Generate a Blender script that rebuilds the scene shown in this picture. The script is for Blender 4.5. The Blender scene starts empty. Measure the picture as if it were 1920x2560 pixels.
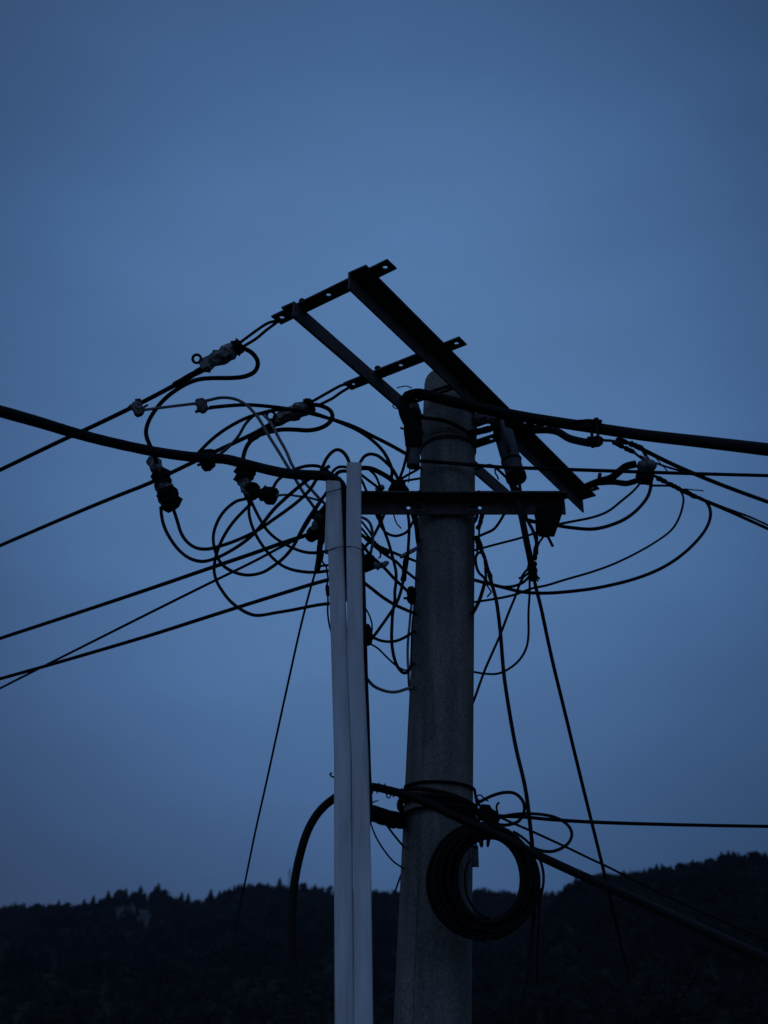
import bpy, math, random
import numpy as np
from mathutils import Vector, Matrix

# ------------------------------------------------------------------ camera
F = 2700.0                       # focal length in photo pixels (1920 x 2560)
PITCH = math.radians(28.0)
CAM = Vector((0.0, 0.0, 4.6))    # upper-floor balcony height
scene = bpy.context.scene
C = scene.collection
cd = bpy.data.cameras.new('camera')
cam = bpy.data.objects.new('camera', cd)
C.objects.link(cam)
cam.location = CAM
cam.rotation_euler = (math.pi / 2 + PITCH, 0, 0)
cd.sensor_fit = 'VERTICAL'
cd.sensor_height = 24.0
cd.lens = F / 2560 * 24.0
cd.clip_start = 0.05
cd.clip_end = 8000
cd.dof.use_dof = True
cd.dof.focus_distance = 3.5
cd.dof.aperture_fstop = 2.6
scene.camera = cam

# ------------------------------------------------------------------ light
scene.view_settings.view_transform = 'Standard'
scene.view_settings.look = 'None'
scene.view_settings.exposure = 0.0
scene.view_settings.gamma = 1.0
world = bpy.data.worlds.new("World")
scene.world = world
world.use_nodes = True
nt = world.node_tree
nt.nodes.clear()
def wn(t, **kw):
    n = nt.nodes.new(t)
    for k, v in kw.items(): setattr(n, k, v)
    return n
L = nt.links.new
out = wn('ShaderNodeOutputWorld')
tc = wn('ShaderNodeTexCoord')
sky = wn('ShaderNodeTexSky')
sky.sky_type = 'NISHITA'
sky.sun_disc = False
sky.sun_elevation = math.radians(0.5)
sky.sun_rotation = math.radians(-35)
# dusk sky: bright region over the ridge, dimmer around it with lens vignetting painted in
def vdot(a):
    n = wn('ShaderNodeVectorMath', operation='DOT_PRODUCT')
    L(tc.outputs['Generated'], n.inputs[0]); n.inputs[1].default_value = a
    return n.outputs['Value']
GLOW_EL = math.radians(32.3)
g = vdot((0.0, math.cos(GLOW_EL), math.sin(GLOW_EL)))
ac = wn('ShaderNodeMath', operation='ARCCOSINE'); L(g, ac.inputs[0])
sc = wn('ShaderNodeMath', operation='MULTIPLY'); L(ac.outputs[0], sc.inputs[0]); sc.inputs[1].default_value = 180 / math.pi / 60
# drifting uneven cloud veil
mp = wn('ShaderNodeMapping'); mp.inputs['Scale'].default_value = (1.0, 1.0, 2.6); L(tc.outputs['Generated'], mp.inputs[0])
nz = wn('ShaderNodeTexNoise'); nz.inputs['Scale'].default_value = 3.2; nz.inputs['Detail'].default_value = 7; nz.inputs['Roughness'].default_value = .5
L(mp.outputs[0], nz.inputs['Vector'])
mr = wn('ShaderNodeMapRange'); L(nz.outputs['Fac'], mr.inputs[0])
mr.inputs[1].default_value = .25; mr.inputs[2].default_value = .75; mr.inputs[3].default_value = .89; mr.inputs[4].default_value = 1.09
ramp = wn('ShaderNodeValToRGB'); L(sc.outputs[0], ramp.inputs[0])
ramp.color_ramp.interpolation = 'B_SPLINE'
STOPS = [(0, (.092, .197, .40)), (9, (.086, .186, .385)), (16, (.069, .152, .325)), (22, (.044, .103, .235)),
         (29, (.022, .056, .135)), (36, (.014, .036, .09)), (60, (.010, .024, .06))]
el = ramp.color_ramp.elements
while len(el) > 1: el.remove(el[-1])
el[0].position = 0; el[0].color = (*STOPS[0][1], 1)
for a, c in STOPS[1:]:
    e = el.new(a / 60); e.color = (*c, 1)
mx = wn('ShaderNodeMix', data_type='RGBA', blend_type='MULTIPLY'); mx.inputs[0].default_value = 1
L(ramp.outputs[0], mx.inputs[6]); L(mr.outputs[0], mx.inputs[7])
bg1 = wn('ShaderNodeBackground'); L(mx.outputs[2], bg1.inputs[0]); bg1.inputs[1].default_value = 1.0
# added back light: grey-blue sky lobe behind and above camera, lighting the near sides
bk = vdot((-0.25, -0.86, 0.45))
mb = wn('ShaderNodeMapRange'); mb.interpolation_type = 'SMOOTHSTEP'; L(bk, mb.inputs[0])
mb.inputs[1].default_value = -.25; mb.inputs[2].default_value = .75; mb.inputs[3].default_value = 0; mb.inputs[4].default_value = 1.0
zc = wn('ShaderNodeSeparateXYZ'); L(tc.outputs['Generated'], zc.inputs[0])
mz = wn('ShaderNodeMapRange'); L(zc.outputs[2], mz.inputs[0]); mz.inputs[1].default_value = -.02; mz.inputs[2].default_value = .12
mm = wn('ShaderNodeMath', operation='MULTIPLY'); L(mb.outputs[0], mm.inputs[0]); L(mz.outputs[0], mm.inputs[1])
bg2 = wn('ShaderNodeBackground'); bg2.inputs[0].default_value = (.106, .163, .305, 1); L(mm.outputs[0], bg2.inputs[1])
bg3 = wn('ShaderNodeBackground'); L(sky.outputs[0], bg3.inputs[0]); bg3.inputs[1].default_value = 0.004
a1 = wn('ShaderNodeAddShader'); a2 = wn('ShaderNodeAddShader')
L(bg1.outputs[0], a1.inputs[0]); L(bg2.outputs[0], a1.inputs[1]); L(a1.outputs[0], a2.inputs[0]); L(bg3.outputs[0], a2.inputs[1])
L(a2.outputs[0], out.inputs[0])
sd = bpy.data.lights.new('sun', 'SUN'); sd.energy = 0.02; sd.angle = math.radians(30); sd.color = (.8, .88, 1.0)
so = bpy.data.objects.new('sun', sd); C.objects.link(so)
so.rotation_euler = (math.radians(80), 0, math.radians(-35))

# ------------------------------------------------------------------ helpers
cp, sp = math.cos(PITCH), math.sin(PITCH)
def ray(x, y):
    u, v = (x - 960) / F, (1280 - y) / F
    return Vector((u, cp - v * sp, sp + v * cp))
def U(x, y, Y):                          # photo pixel + distance in front of the camera -> point in the world
    d = ray(x, y)
    return CAM + d * (Y / d.y)
def zdepth(p): return (p - CAM).y * cp + (p - CAM).z * sp

def mat(name, col, rough=.75, spec=.25, var=.0, scale=30, bump=.0, col2=None, detail=6, metal=0, stretch=(1, 1, 1)):
    m = bpy.data.materials.new(name); m.use_nodes = True
    t = m.node_tree; b = t.nodes['Principled BSDF']
    b.inputs['Base Color'].default_value = (*col, 1); b.inputs['Roughness'].default_value = rough
    b.inputs['Specular IOR Level'].default_value = spec; b.inputs['Metallic'].default_value = metal
    if var or bump or col2:
        tcn = t.nodes.new('ShaderNodeTexCoord'); mpn = t.nodes.new('ShaderNodeMapping'); mpn.inputs['Scale'].default_value = stretch
        n = t.nodes.new('ShaderNodeTexNoise'); n.inputs['Scale'].default_value = scale; n.inputs['Detail'].default_value = detail; n.inputs['Roughness'].default_value = .62
        t.links.new(tcn.outputs['Object'], mpn.inputs[0]); t.links.new(mpn.outputs[0], n.inputs['Vector'])
        r = t.nodes.new('ShaderNodeValToRGB'); t.links.new(n.outputs['Fac'], r.inputs[0])
        c2 = col2 or tuple(c * (1 - var) for c in col)
        r.color_ramp.elements[0].position = .34; r.color_ramp.elements[0].color = (*c2, 1)
        r.color_ramp.elements[1].position = .66; r.color_ramp.elements[1].color = (*col, 1)
        t.links.new(r.outputs[0], b.inputs['Base Color'])
        if bump:
            bp = t.nodes.new('ShaderNodeBump'); bp.inputs['Strength'].default_value = bump; bp.inputs['Distance'].default_value = .004
            t.links.new(n.outputs['Fac'], bp.inputs['Height']); t.links.new(bp.outputs[0], b.inputs['Normal'])
    return m
M = {}
M['black'] = mat('black_rubber', (.006, .006, .006), .65, .12, var=.3, scale=60)
M['dark'] = mat('weathered_black_rubber', (.014, .015, .016), .8, .12, var=.5, scale=45, bump=.3)
M['grey'] = mat('grey_wire_sheath', (.19, .19, .195), .6, .3, var=.4, scale=60)
M['tape'] = mat('black_tape', (.007, .007, .007), .85, .1, var=.4, scale=80, bump=.6)
M['mastic'] = mat('weathered_grey_wrap', (.27, .27, .27), .85, .2, col2=(.035, .035, .035), scale=70, bump=.8)
M['steel'] = mat('weathered_galvanised_steel', (.085, .082, .080), .75, .2, var=.5, scale=35, bump=.15)
M['bolt'] = mat('rusty_bolt_steel', (.018, .017, .016), .8, .15)
M['sleeve'] = mat('dusty_grey_plastic', (.085, .09, .10), .7, .25, var=.35, scale=22, bump=.1)
M['ceramic'] = mat('pale_glazed_insulator', (.09, .09, .095), .45, .4, var=.3, scale=30)
M['pale'] = mat('pale_plastic_connector', (.38, .38, .40), .6, .3, var=.5, scale=70)
M['pvc'] = mat('weathered_white_pvc', (.62, .645, .66), .6, .25, col2=(.42, .435, .44), scale=20, bump=.2, detail=9, stretch=(1.6, 1.6, .16))

class MB:
    def __init__(s): s.v = []; s.f = []
    def add(s, v, f):
        o = len(s.v); s.v += [tuple(p) for p in v]; s.f += [tuple(i + o for i in q) for q in f]; return s
    def box(s, c, ax, h):
        c = Vector(c); vs = []
        for i in (-1, 1):
            for j in (-1, 1):
                for k in (-1, 1): vs.append(c + ax[0] * (i * h[0]) + ax[1] * (j * h[1]) + ax[2] * (k * h[2]))
        return s.add(vs, [(0, 1, 3, 2), (4, 6, 7, 5), (0, 4, 5, 1), (2, 3, 7, 6), (0, 2, 6, 4), (1, 5, 7, 3)])
    def tube(s, pts, r, sides=8, caps=True):
        n = len(pts); rr = r if isinstance(r, (list, tuple)) else [r] * n
        vs = []; t0 = (pts[1] - pts[0]).normalized()
        a = Vector((0, 0, 1)) if abs(t0.z) < .9 else Vector((1, 0, 0))
        nrm = (a - t0 * a.dot(t0)).normalized()
        for i in range(n):
            t = (pts[min(i + 1, n - 1)] - pts[max(i - 1, 0)]).normalized()
            nrm = (nrm - t * nrm.dot(t)).normalized(); b = t.cross(nrm)
            for k in range(sides):
                an = 2 * math.pi * k / sides
                vs.append(pts[i] + (nrm * math.cos(an) + b * math.sin(an)) * rr[i])
        fs = [(i * sides + k, i * sides + (k + 1) % sides, (i + 1) * sides + (k + 1) % sides, (i + 1) * sides + k) for i in range(n - 1) for k in range(sides)]
        if caps:
            fs.append(tuple(range(sides - 1, -1, -1))); fs.append(tuple((n - 1) * sides + k for k in range(sides)))
        return s.add(vs, fs)
    def build(s, name, m, parent=None, smooth=False, sharp=None):
        me = bpy.data.meshes.new(name); me.from_pydata(s.v, [], s.f); me.update()
        me.materials.append(m)
        if smooth:
            me.polygons.foreach_set('use_smooth', [True] * len(me.polygons))
            if sharp:
                try: me.set_sharp_from_angle(angle=math.radians(sharp))
                except Exception: pass
        o = bpy.data.objects.new(name, me); C.objects.link(o)
        if parent is not None: o.parent = parent
        return o
def tag(o, label, cat, group=None):
    o['label'] = label; o['category'] = cat
    if group: o['group'] = group
    return o
def thing(name, label, cat, loc, group=None):
    o = bpy.data.objects.new(name, None); C.objects.link(o); o.location = loc; o.empty_display_size = .05
    return tag(o, label, cat, group)
def local(mb, root):                      # mesh points given in world space -> the parent's space
    l = root.location
    mb.v = [(a - l.x, b - l.y, c - l.z) for a, b, c in mb.v]; return mb
def part(mb, name, m, root, **kw): return local(mb, root).build(name, m, root, **kw)
def centred(mb, name, m, label, cat, group=None, **kw):   # one-mesh thing with its origin at its own middle
    n = len(mb.v); c = Vector((sum(v[0] for v in mb.v) / n, sum(v[1] for v in mb.v) / n, sum(v[2] for v in mb.v) / n))
    mb.v = [(v[0] - c.x, v[1] - c.y, v[2] - c.z) for v in mb.v]
    o = mb.build(name, m, **kw); o.location = c; return tag(o, label, cat, group)

def spline(P, sub=6):
    if len(P) == 2: return [P[0].lerp(P[1], i / sub) for i in range(sub + 1)]
    Q = [P[0] * 2 - P[1]] + list(P) + [P[-1] * 2 - P[-2]]
    res = []
    for i in range(1, len(Q) - 2):
        p0, p1, p2, p3 = Q[i - 1:i + 3]
        k = [0, 0, 0, 0]                   # centripetal
        for j, (a, b) in enumerate(((p0, p1), (p1, p2), (p2, p3))): k[j + 1] = k[j] + max((b - a).length, 1e-6) ** .5
        for q in range(sub):
            t = k[1] + (k[2] - k[1]) * q / sub
            A1 = p0 * ((k[1] - t) / (k[1] - k[0])) + p1 * ((t - k[0]) / (k[1] - k[0]))
            A2 = p1 * ((k[2] - t) / (k[2] - k[1])) + p2 * ((t - k[1]) / (k[2] - k[1]))
            A3 = p2 * ((k[3] - t) / (k[3] - k[2])) + p3 * ((t - k[2]) / (k[3] - k[2]))
            B1 = A1 * ((k[2] - t) / (k[2] - k[0])) + A2 * ((t - k[0]) / (k[2] - k[0]))
            B2 = A2 * ((k[3] - t) / (k[3] - k[1])) + A3 * ((t - k[1]) / (k[3] - k[1]))
            res.append(B1 * ((k[2] - t) / (k[2] - k[1])) + B2 * ((t - k[1]) / (k[2] - k[1])))
    res.append(P[-1]); return res
def path3(xy, Ys):
    """photo path + distances (spread along the path) -> world points"""
    d = [0]
    for a, b in zip(xy, xy[1:]): d.append(d[-1] + math.hypot(b[0] - a[0], b[1] - a[1]))
    n = len(Ys); P = []
    for (x, y), s in zip(xy, d):
        t = s / d[-1] * (n - 1); i = min(int(t), n - 2)
        P.append(U(x, y, Ys[i] + (Ys[i + 1] - Ys[i]) * (t - i)))
    return P
def parse(s): return [tuple(float(v) for v in q.split(',')) for q in s.split()]
PE = [(940, 1062, 1190), (1100, 1052, 1190), (1300, 1045, 1187), (1640, 1028, 1183), (1920, 1015, 1181), (2560, 984, 1179)]
def behind_pole(xy, P):
    """run ends that reach the pole tuck in behind its far side"""
    def inside(x, y):
        if y < 940: return False
        for (y0, l0, r0), (y1, l1, r1) in zip(PE, PE[1:]):
            if y <= y1:
                f = (y - y0) / (y1 - y0); return l0 + (l1 - l0) * f + 2 < x < r0 + (r1 - r0) * f - 2
        return False
    P = list(P)
    for seq in (range(len(P)), range(len(P) - 1, -1, -1)):
        for i in seq:
            if not inside(*xy[i]): break
            P[i] = U(*xy[i], 3.40)
    return P
def smooth(P, it=2):
    for _ in range(it):
        P = [P[0]] + [P[i - 1] * .25 + P[i] * .5 + P[i + 1] * .25 for i in range(1, len(P) - 1)] + [P[-1]]
    return P
def wire(name, label, w, Ys, s, m='black', cat='wire', group=None, e0=0, e1=0, sub=6, wob=0.0, seed=0, sides=8, tuck=False, far=()):
    """w = apparent width in photo pixels at the middle of the path; e0, e1 = metres the run goes on past its ends"""
    P = path3(parse(s), Ys)
    if tuck: P = behind_pole(parse(s), P)
    zm = sum(zdepth(p) for p in P) / len(P)
    w = w * 1.06 + 1.1 if w < 20 else w * 1.04 + .8
    r = w / 2 * zm / F
    P = P + [U(*q) for q in far]
    P = smooth(spline(P, sub), 3)
    if e0: P = [P[0] + (P[0] - P[2]).normalized() * e0] + P
    if e1: P = P + [P[-1] + (P[-1] - P[-3]).normalized() * e1]
    rr = r
    if wob:
        rnd = random.Random(seed or len(s)); rr = [r * (1 + rnd.uniform(-wob, wob)) for _ in P]
    mb = MB().tube(P, rr, sides)
    return centred(mb, name, M[m], label, cat, group, smooth=True)
def lump(mb, p0, p1, r0, r1, seed=0, rough=.22, rings=9, sides=9):
    """rough tape-wrapped body"""
    rnd = random.Random(seed); d = (p1 - p0); t = d.normalized()
    a = Vector((0, 0, 1)) if abs(t.z) < .9 else Vector((1, 0, 0)); n = (a - t * a.dot(t)).normalized(); b = t.cross(n)
    vs = []; 
    for i in range(rings):
        f = i / (rings - 1); r = r0 + (r1 - r0) * f
        endf = .62 if i in (0, rings - 1) else 1
        off = n * rnd.uniform(-.08, .08) * r + b * rnd.uniform(-.08, .08) * r
        for k in range(sides):
            an = 2 * math.pi * (k + rnd.uniform(-.2, .2)) / sides
            q = r * endf * (1 + rnd.uniform(-rough, rough))
            vs.append(p0 + t * (d.length * (f + rnd.uniform(-.3, .3) / rings * (0 < i < rings - 1))) + off + (n * math.cos(an) + b * math.sin(an)) * q)
    fs = [(i * sides + k, i * sides + (k + 1) % sides, (i + 1) * sides + (k + 1) % sides, (i + 1) * sides + k) for i in range(rings - 1) for k in range(sides)]
    fs.append(tuple(range(sides - 1, -1, -1))); fs.append(tuple((rings - 1) * sides + k for k in range(sides)))
    return mb.add(vs, fs)
def px(w, p): return w * zdepth(p) / F       # apparent width at a point -> metres
Z = Vector((0, 0, 1)); X = Vector((1, 0, 0)); YV = Vector((0, 1, 0))
def bolt(mb, p, axis, r=.008, l=.03, head=.008):
    axis = axis.normalized(); 
    mb.tube([p - axis * l * .5, p + axis * l * .5], r * .55, 8)
    mb.tube([p + axis * (l * .5 - head), p + axis * l * .5 - axis * .001], r, 6)
    mb.tube([p - axis * (l * .5 - head), p - axis * l * .5 + axis * .003], r, 6)
    return mb
def plate(mb, p0, dl, dw, dn, L_, w, th, holes, hr):
    """flat bar starting at p0 (middle of its end), with round holes right through"""
    N = 16; cuts = [0.0]
    for h in holes: cuts += [h - w / 2, h + w / 2]
    cuts.append(L_)
    def pt(s_, q, k): return p0 + dl * s_ + dw * q + dn * (k * th / 2)
    for i in range(0, len(cuts), 2):          # plain stretches
        a, b = cuts[i], cuts[i + 1]
        if b - a < 1e-5: continue
        vs = [pt(s_, q, k) for k in (-1, 1) for (s_, q) in ((a, -w / 2), (b, -w / 2), (b, w / 2), (a, w / 2))]
        fs = [(0, 3, 2, 1), (4, 5, 6, 7), (0, 1, 5, 4), (2, 3, 7, 6)]
        if a == 0: fs.append((0, 4, 7, 3))
        if b == L_: fs.append((1, 2, 6, 5))
        mb.add(vs, fs)
    for h in holes:
        sq = []; ci = []
        for k in range(N):
            an = 2 * math.pi * (k + .5) / N; c_, s_ = math.cos(an), math.sin(an); m_ = max(abs(c_), abs(s_))
            ci.append((h + hr * c_, hr * s_)); sq.append([h + w / 2 * c_ / m_, w / 2 * s_ / m_])
        for k in range(N):                    # pull nearest points into the square's corners
            pass
        cor = [(h + a * w / 2, b * w / 2) for a, b in ((1, 1), (-1, 1), (-1, -1), (1, -1))]
        for z_ in (-1, 1):
            vs = [pt(*q, z_) for q in sq] + [pt(*q, z_) for q in ci] + [pt(*q, z_) for q in cor]
            fs = [(k, (k + 1) % N, N + (k + 1) % N, N + k) for k in range(N)]
            for j, k in enumerate((1, 5, 9, 13)): fs.append((k, 2 * N + j, (k + 1) % N))
            mb.add(vs, fs)
        vs = [pt(*q, -1) for q in ci] + [pt(*q, 1) for q in ci]
        mb.add(vs, [(k, (k + 1) % N, N + (k + 1) % N, N + k) for k in range(N)])
        for q in (-w / 2, w / 2):
            mb.add([pt(h - w / 2, q, -1), pt(h + w / 2, q, -1), pt(h + w / 2, q, 1), pt(h - w / 2, q, 1)], [(0, 1, 2, 3)])
    return mb
# ------------------------------------------------------------------ pole
HB = CAM.z                                 # heights below are given above the camera
AX0 = Vector((.244, 3.3, HB + 2.29)); AX1 = Vector((.134, 3.3, HB + .15))
adir = (AX0 - AX1) / (AX0.z - AX1.z)
def axis(h): return AX1 + adir * (HB + h - AX1.z)
def prad(h): return .0945 + (2.29 - h) * (.0135 / 2.14)
pole = thing('utility_pole', 'tall round concrete utility pole rising right of the two white pipes', 'utility pole', axis(-4.6))
mb = MB(); pts = []; rr = []
for i in range(31):
    h = -4.6 + i * (2.285 + 4.6) / 30; pts.append(axis(h)); rr.append(prad(h))
for d, k in ((.010, .985), (.019, .95), (.026, .88), (.031, .75), (.034, .5), (.0345, .02)):
    pts.append(axis(2.285 + d)); rr.append(prad(2.29) * k)
mb.tube(pts, rr, 40)
concrete = mat('dirty_concrete', (.225, .213, .196), .92, .15, col2=(.150, .144, .134), scale=9, bump=.5, detail=9, stretch=(1, 1, .55))
t_ = concrete.node_tree; b_ = t_.nodes['Principled BSDF']     # fine pores over the broad stains
src = b_.inputs['Base Color'].links[0].from_socket
tcn = t_.nodes.new('ShaderNodeTexCoord'); n2 = t_.nodes.new('ShaderNodeTexNoise'); n2.inputs['Scale'].default_value = 120; n2.inputs['Detail'].default_value = 7; n2.inputs['Roughness'].default_value = .75
t_.links.new(tcn.outputs['Object'], n2.inputs['Vector'])
m2 = t_.nodes.new('ShaderNodeMapRange'); m2.inputs[1].default_value = .3; m2.inputs[2].default_value = .7; m2.inputs[3].default_value = .45; m2.inputs[4].default_value = 1.45
t_.links.new(n2.outputs['Fac'], m2.inputs[0])
x_ = t_.nodes.new('ShaderNodeMix'); x_.data_type = 'RGBA'; x_.blend_type = 'MULTIPLY'; x_.inputs[0].default_value = 1
t_.links.new(src, x_.inputs[6]); t_.links.new(m2.outputs[0], x_.inputs[7]); t_.links.new(x_.outputs[2], b_.inputs['Base Color'])
n3 = t_.nodes.new('ShaderNodeTexNoise'); n3.inputs['Scale'].default_value = 14; n3.inputs['Detail'].default_value = 5
mp3 = t_.nodes.new('ShaderNodeMapping'); mp3.inputs['Scale'].default_value = (1.5, 1.5, .13); t_.links.new(tcn.outputs['Object'], mp3.inputs[0]); t_.links.new(mp3.outputs[0], n3.inputs['Vector'])
r3 = t_.nodes.new('ShaderNodeValToRGB'); r3.color_ramp.elements[0].position = .40; r3.color_ramp.elements[0].color = (.70, .72, .67, 1); r3.color_ramp.elements[1].position = .62; r3.color_ramp.elements[1].color = (1.08, 1.06, 1.05, 1)
t_.links.new(n3.outputs['Fac'], r3.inputs[0])
x3 = t_.nodes.new('ShaderNodeMix'); x3.data_type = 'RGBA'; x3.blend_type = 'MULTIPLY'; x3.inputs[0].default_value = 1
t_.links.new(x_.outputs[2], x3.inputs[6]); t_.links.new(r3.outputs[0], x3.inputs[7]); t_.links.new(x3.outputs[2], b_.inputs['Base Color'])
part(mb, 'shaft', concrete, pole, smooth=True)
for an in (math.radians(238), math.radians(58)):      # raised casting seam left by the two halves of the mould
    sq = [axis(h) + Vector((math.cos(an) * (prad(h) + .0005), math.sin(an) * (prad(h) + .0005), 0)) for h in [-4.6 + k * .12 for k in range(57)]]
    part(MB().tube(sq, .0022, 5), 'casting_seam', concrete, pole, smooth=True)
# collar of slightly thicker concrete under the top
mb = MB(); mb.tube([axis(2.02), axis(2.025), axis(2.12), axis(2.125)], [prad(2) + .001, prad(2) + .005, prad(2) + .005, prad(2) + .001], 40)
part(mb, 'collar', concrete, pole, smooth=True, sharp=40)

def ring_pts(h, tilt=(0, 0), extra=.006, n=40, a0=0, a1=2 * math.pi, wav=0, rnd=None):
    P = []
    for i in range(n + 1):
        a = a0 + (a1 - a0) * i / n; ca, sa = math.cos(a), math.sin(a)
        hh = h + tilt[0] * ca + tilt[1] * sa + (rnd.uniform(-wav, wav) if rnd else 0)
        c = axis(hh); R = prad(hh) + extra
        P.append(Vector((c.x + ca * R, c.y + sa * R, HB + hh)))
    return P
# ------------------------------------------------------------------ double crossarm on the pole top
u = Vector((.548, .836, 0)).normalized(); n = Vector((u.y, -u.x, 0))
c0 = Vector((.240, 3.29, 0)); H = HB + 2.195
frame = thing('double_crossarm', 'dark angle-iron double crossarm bolted across the pole top with drilled tie plates', 'crossarm', Vector((c0.x, c0.y, H)))
def W(a, b, h=0): return c0 + u * a + n * b + Z * (H + h)
def angle_iron(a0, a1, sgn, fl, vt, off, th=.006):
    m = MB(); L_ = (a1 - a0) / 2; am = (a0 + a1) / 2
    m.box(W(am, sgn * (off + th / 2), -vt / 2 - th), (u, n, Z), (L_, th / 2, vt / 2))
    m.box(W(am, sgn * (off + fl / 2), -th / 2), (u, n, Z), (L_, fl / 2, th / 2))
    return m
part(angle_iron(-.795, .93, 1, .066, .060, .103), 'angle_bar', M['steel'], frame)
part(angle_iron(-.776, .86, -1, .052, .052, .118), 'angle_bar', M['steel'], frame)
for a, b0, b1, hs, sk in ((-.750, -.226, .232, (.022, .215, .435), .048), (-.300, -.248, .222, (.022, .225, .448), .015),
                      (.300, -.23, .235, (.03, .24, .43), 0), (.870, -.02, .20, (.03, .195), 0)):
    n2 = (n - u * sk).normalized(); u2 = (u + n * sk).normalized()
    part(plate(MB(), W(a + sk * (b1 - b0), b0, .0035), n2, u2, Z, b1 - b0, .050, .006, hs, .0085), 'tie_plate', M['steel'], frame)
    for b in (-.128, .128):
        if b > b0: part(bolt(MB(), W(a + .012 + (sk * .3 if b < 0 else 0), b, .014), Z, .011, .062), 'bolt', M['bolt'], frame)
for a in (-.12, .14): part(bolt(MB(), W(a, 0, -.03), n, .011, .29, .010), 'through_bolt', M['bolt'], frame)
# lower single crossarm, square to the view
HL = HB + 1.684
low = thing('single_crossarm', 'dark angle-iron crossarm lying level across the front of the pole below its top', 'crossarm', Vector((.24, 3.17, HL)))
def Lx(px_, ): return (px_ - 960) / F * 3.56
xa, xb = Lx(812), Lx(1420)
m = plate(MB(), Vector((xa, 3.184, HL + .0245)), X, Z, YV, xb - xa, .049, .006, (Lx(1022) - xa, Lx(1203) - xa), .0068)
m.box(Vector(((xa + xb) / 2 , 3.154, HL + .052)), (X, YV, Z), ((xb - xa) / 2 - .002, .033, .003))
part(m, 'angle_bar', M['steel'], low)
for q in (1005, 1075, 1200, 1222, 1395): part(bolt(MB(), Vector((Lx(q), 3.155, HL + .052)), Z, .008, .03), 'bolt', M['bolt'], low)
for q in (1048, 1186): part(bolt(MB(), Vector((Lx(q), 3.178, HL + .026)), YV, .0095, .036), 'nut', M['bolt'], low)
for q in (1052, 1182): part(MB().box(Vector((Lx(q), 3.1775, HL + .026)), (X, YV, Z), (.017, .002, .019)), 'washer_plate', M['steel'], low)
P = ring_pts(1.735, extra=.007, n=30, a0=math.radians(-20), a1=math.radians(200))
m = MB().tube([Vector((P[0].x, 3.12, P[0].z))] + P + [Vector((P[-1].x, 3.12, P[-1].z))], .006, 8)
part(m, 'u_bolt', M['bolt'], low, smooth=True)

# bands on the pole
def band(h, hh, label, tilt=(0, 0), ex=.004):
    mb = MB(); P = ring_pts(h, tilt, 0, 40)
    for i in range(40):
        pass
    vs = []; 
    for p in P[:-1]:
        c = axis(p.z - HB); d = Vector((p.x - c.x, p.y - c.y, 0)).normalized()
        for (e, z_) in ((0, -hh), (ex, -hh), (ex, hh), (0, hh)): vs.append(p + d * e + Z * z_)
    fs = []
    for i in range(40):
        j = (i + 1) % 40
        for k in range(4): fs.append((i * 4 + k, j * 4 + k, j * 4 + (k + 1) % 4, i * 4 + (k + 1) % 4))
    mb.add(vs, fs)
    mb.box(axis(h) + Vector((.02, prad(h) + .014, 0)), (X, YV, Z), (.004, .016, hh))
    return centred(mb, 'pole_band', M['bolt'], label, 'pole band')
band(2.002, .007, 'thin dark steel band clamped round the pole just under the thicker black cable')
# small plate fixed to the right of the pole inside the coil
p = axis(.60); m = MB(); m.box(Vector((p.x + .106, 3.27, HB + .595)), (X, YV, Z), (.014, .003, .03))
m.box(Vector((p.x + .094, 3.275, HB + .60)), (X, YV, Z), (.003, .03, .02))
centred(m, 'number_plate', M['sleeve'], 'small blank metal plate sticking out of the pole, seen through the cable coil', 'plate')

# ------------------------------------------------------------------ white conduit pipes
def conduit(name, label, path, w=.0465):
    """soft-cornered rectangular PVC trunking following a slightly bowed line"""
    P = [U(x, y, Y) for x, y, Y in path]
    P.append(P[-1] + (P[-1] - P[-2]).normalized() * 5.4)
    root = thing(name, label, 'conduit', P[-1]); 
    Q = []
    for a, b in zip(P, P[1:]):
        for i in range(10): Q.append(a.lerp(b, i / 10))
    Q.append(P[-1]); hs = w / 2; rc = .006; sec = []
    for cx, cy, a0 in ((1, 1, 0), (-1, 1, 90), (-1, -1, 180), (1, -1, 270)):
        for k in range(5):
            a = math.radians(a0 + k * 22.5); sec.append((cx * (hs - rc) + rc * math.cos(a), cy * (hs * .8 - rc) + rc * math.sin(a)))
    K = len(sec); vs = []; fs = []
    for q in Q: vs += [q + X * a + YV * b for a, b in sec]
    nq = len(Q)
    fs = [(i * K + k, i * K + (k + 1) % K, (i + 1) * K + (k + 1) % K, (i + 1) * K + k) for i in range(nq - 1) for k in range(K)]
    vs += [Q[0] + X * a * .88 + YV * b * .88 for a, b in sec]; o = nq * K           # open top with wall thickness
    fs += [(k, (k + 1) % K, o + (k + 1) % K, o + k) for k in range(K)]
    vs += [Q[0] + X * a * .88 + YV * b * .88 - Z * .25 for a, b in sec]; o2 = o + K
    fs += [(o + k, o + (k + 1) % K, o2 + (k + 1) % K, o2 + k) for k in range(K)]; fs.append(tuple(o2 + k for k in range(K)))
    part(MB().add(vs, fs), 'trunking', M['pvc'], root, smooth=True, sharp=50)
    return root
conduit('conduit_pipe', 'left one of the two white plastic pipes, its top under the thick cable', [(833.5, 1203, 2.99), (843, 1460, 2.975), (849.5, 1640, 2.965), (857.5, 1900, 2.955), (859, 2200, 2.945), (862, 2560, 2.93)], .0485)
conduit('conduit_pipe', 'right and taller one of the two white plastic pipes, nearer the pole', [(885.5, 1163, 2.95), (884.2, 1300, 2.95), (889, 1640, 2.945), (900.5, 1900, 2.94), (906, 2200, 2.935), (909, 2560, 2.92)])
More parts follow.
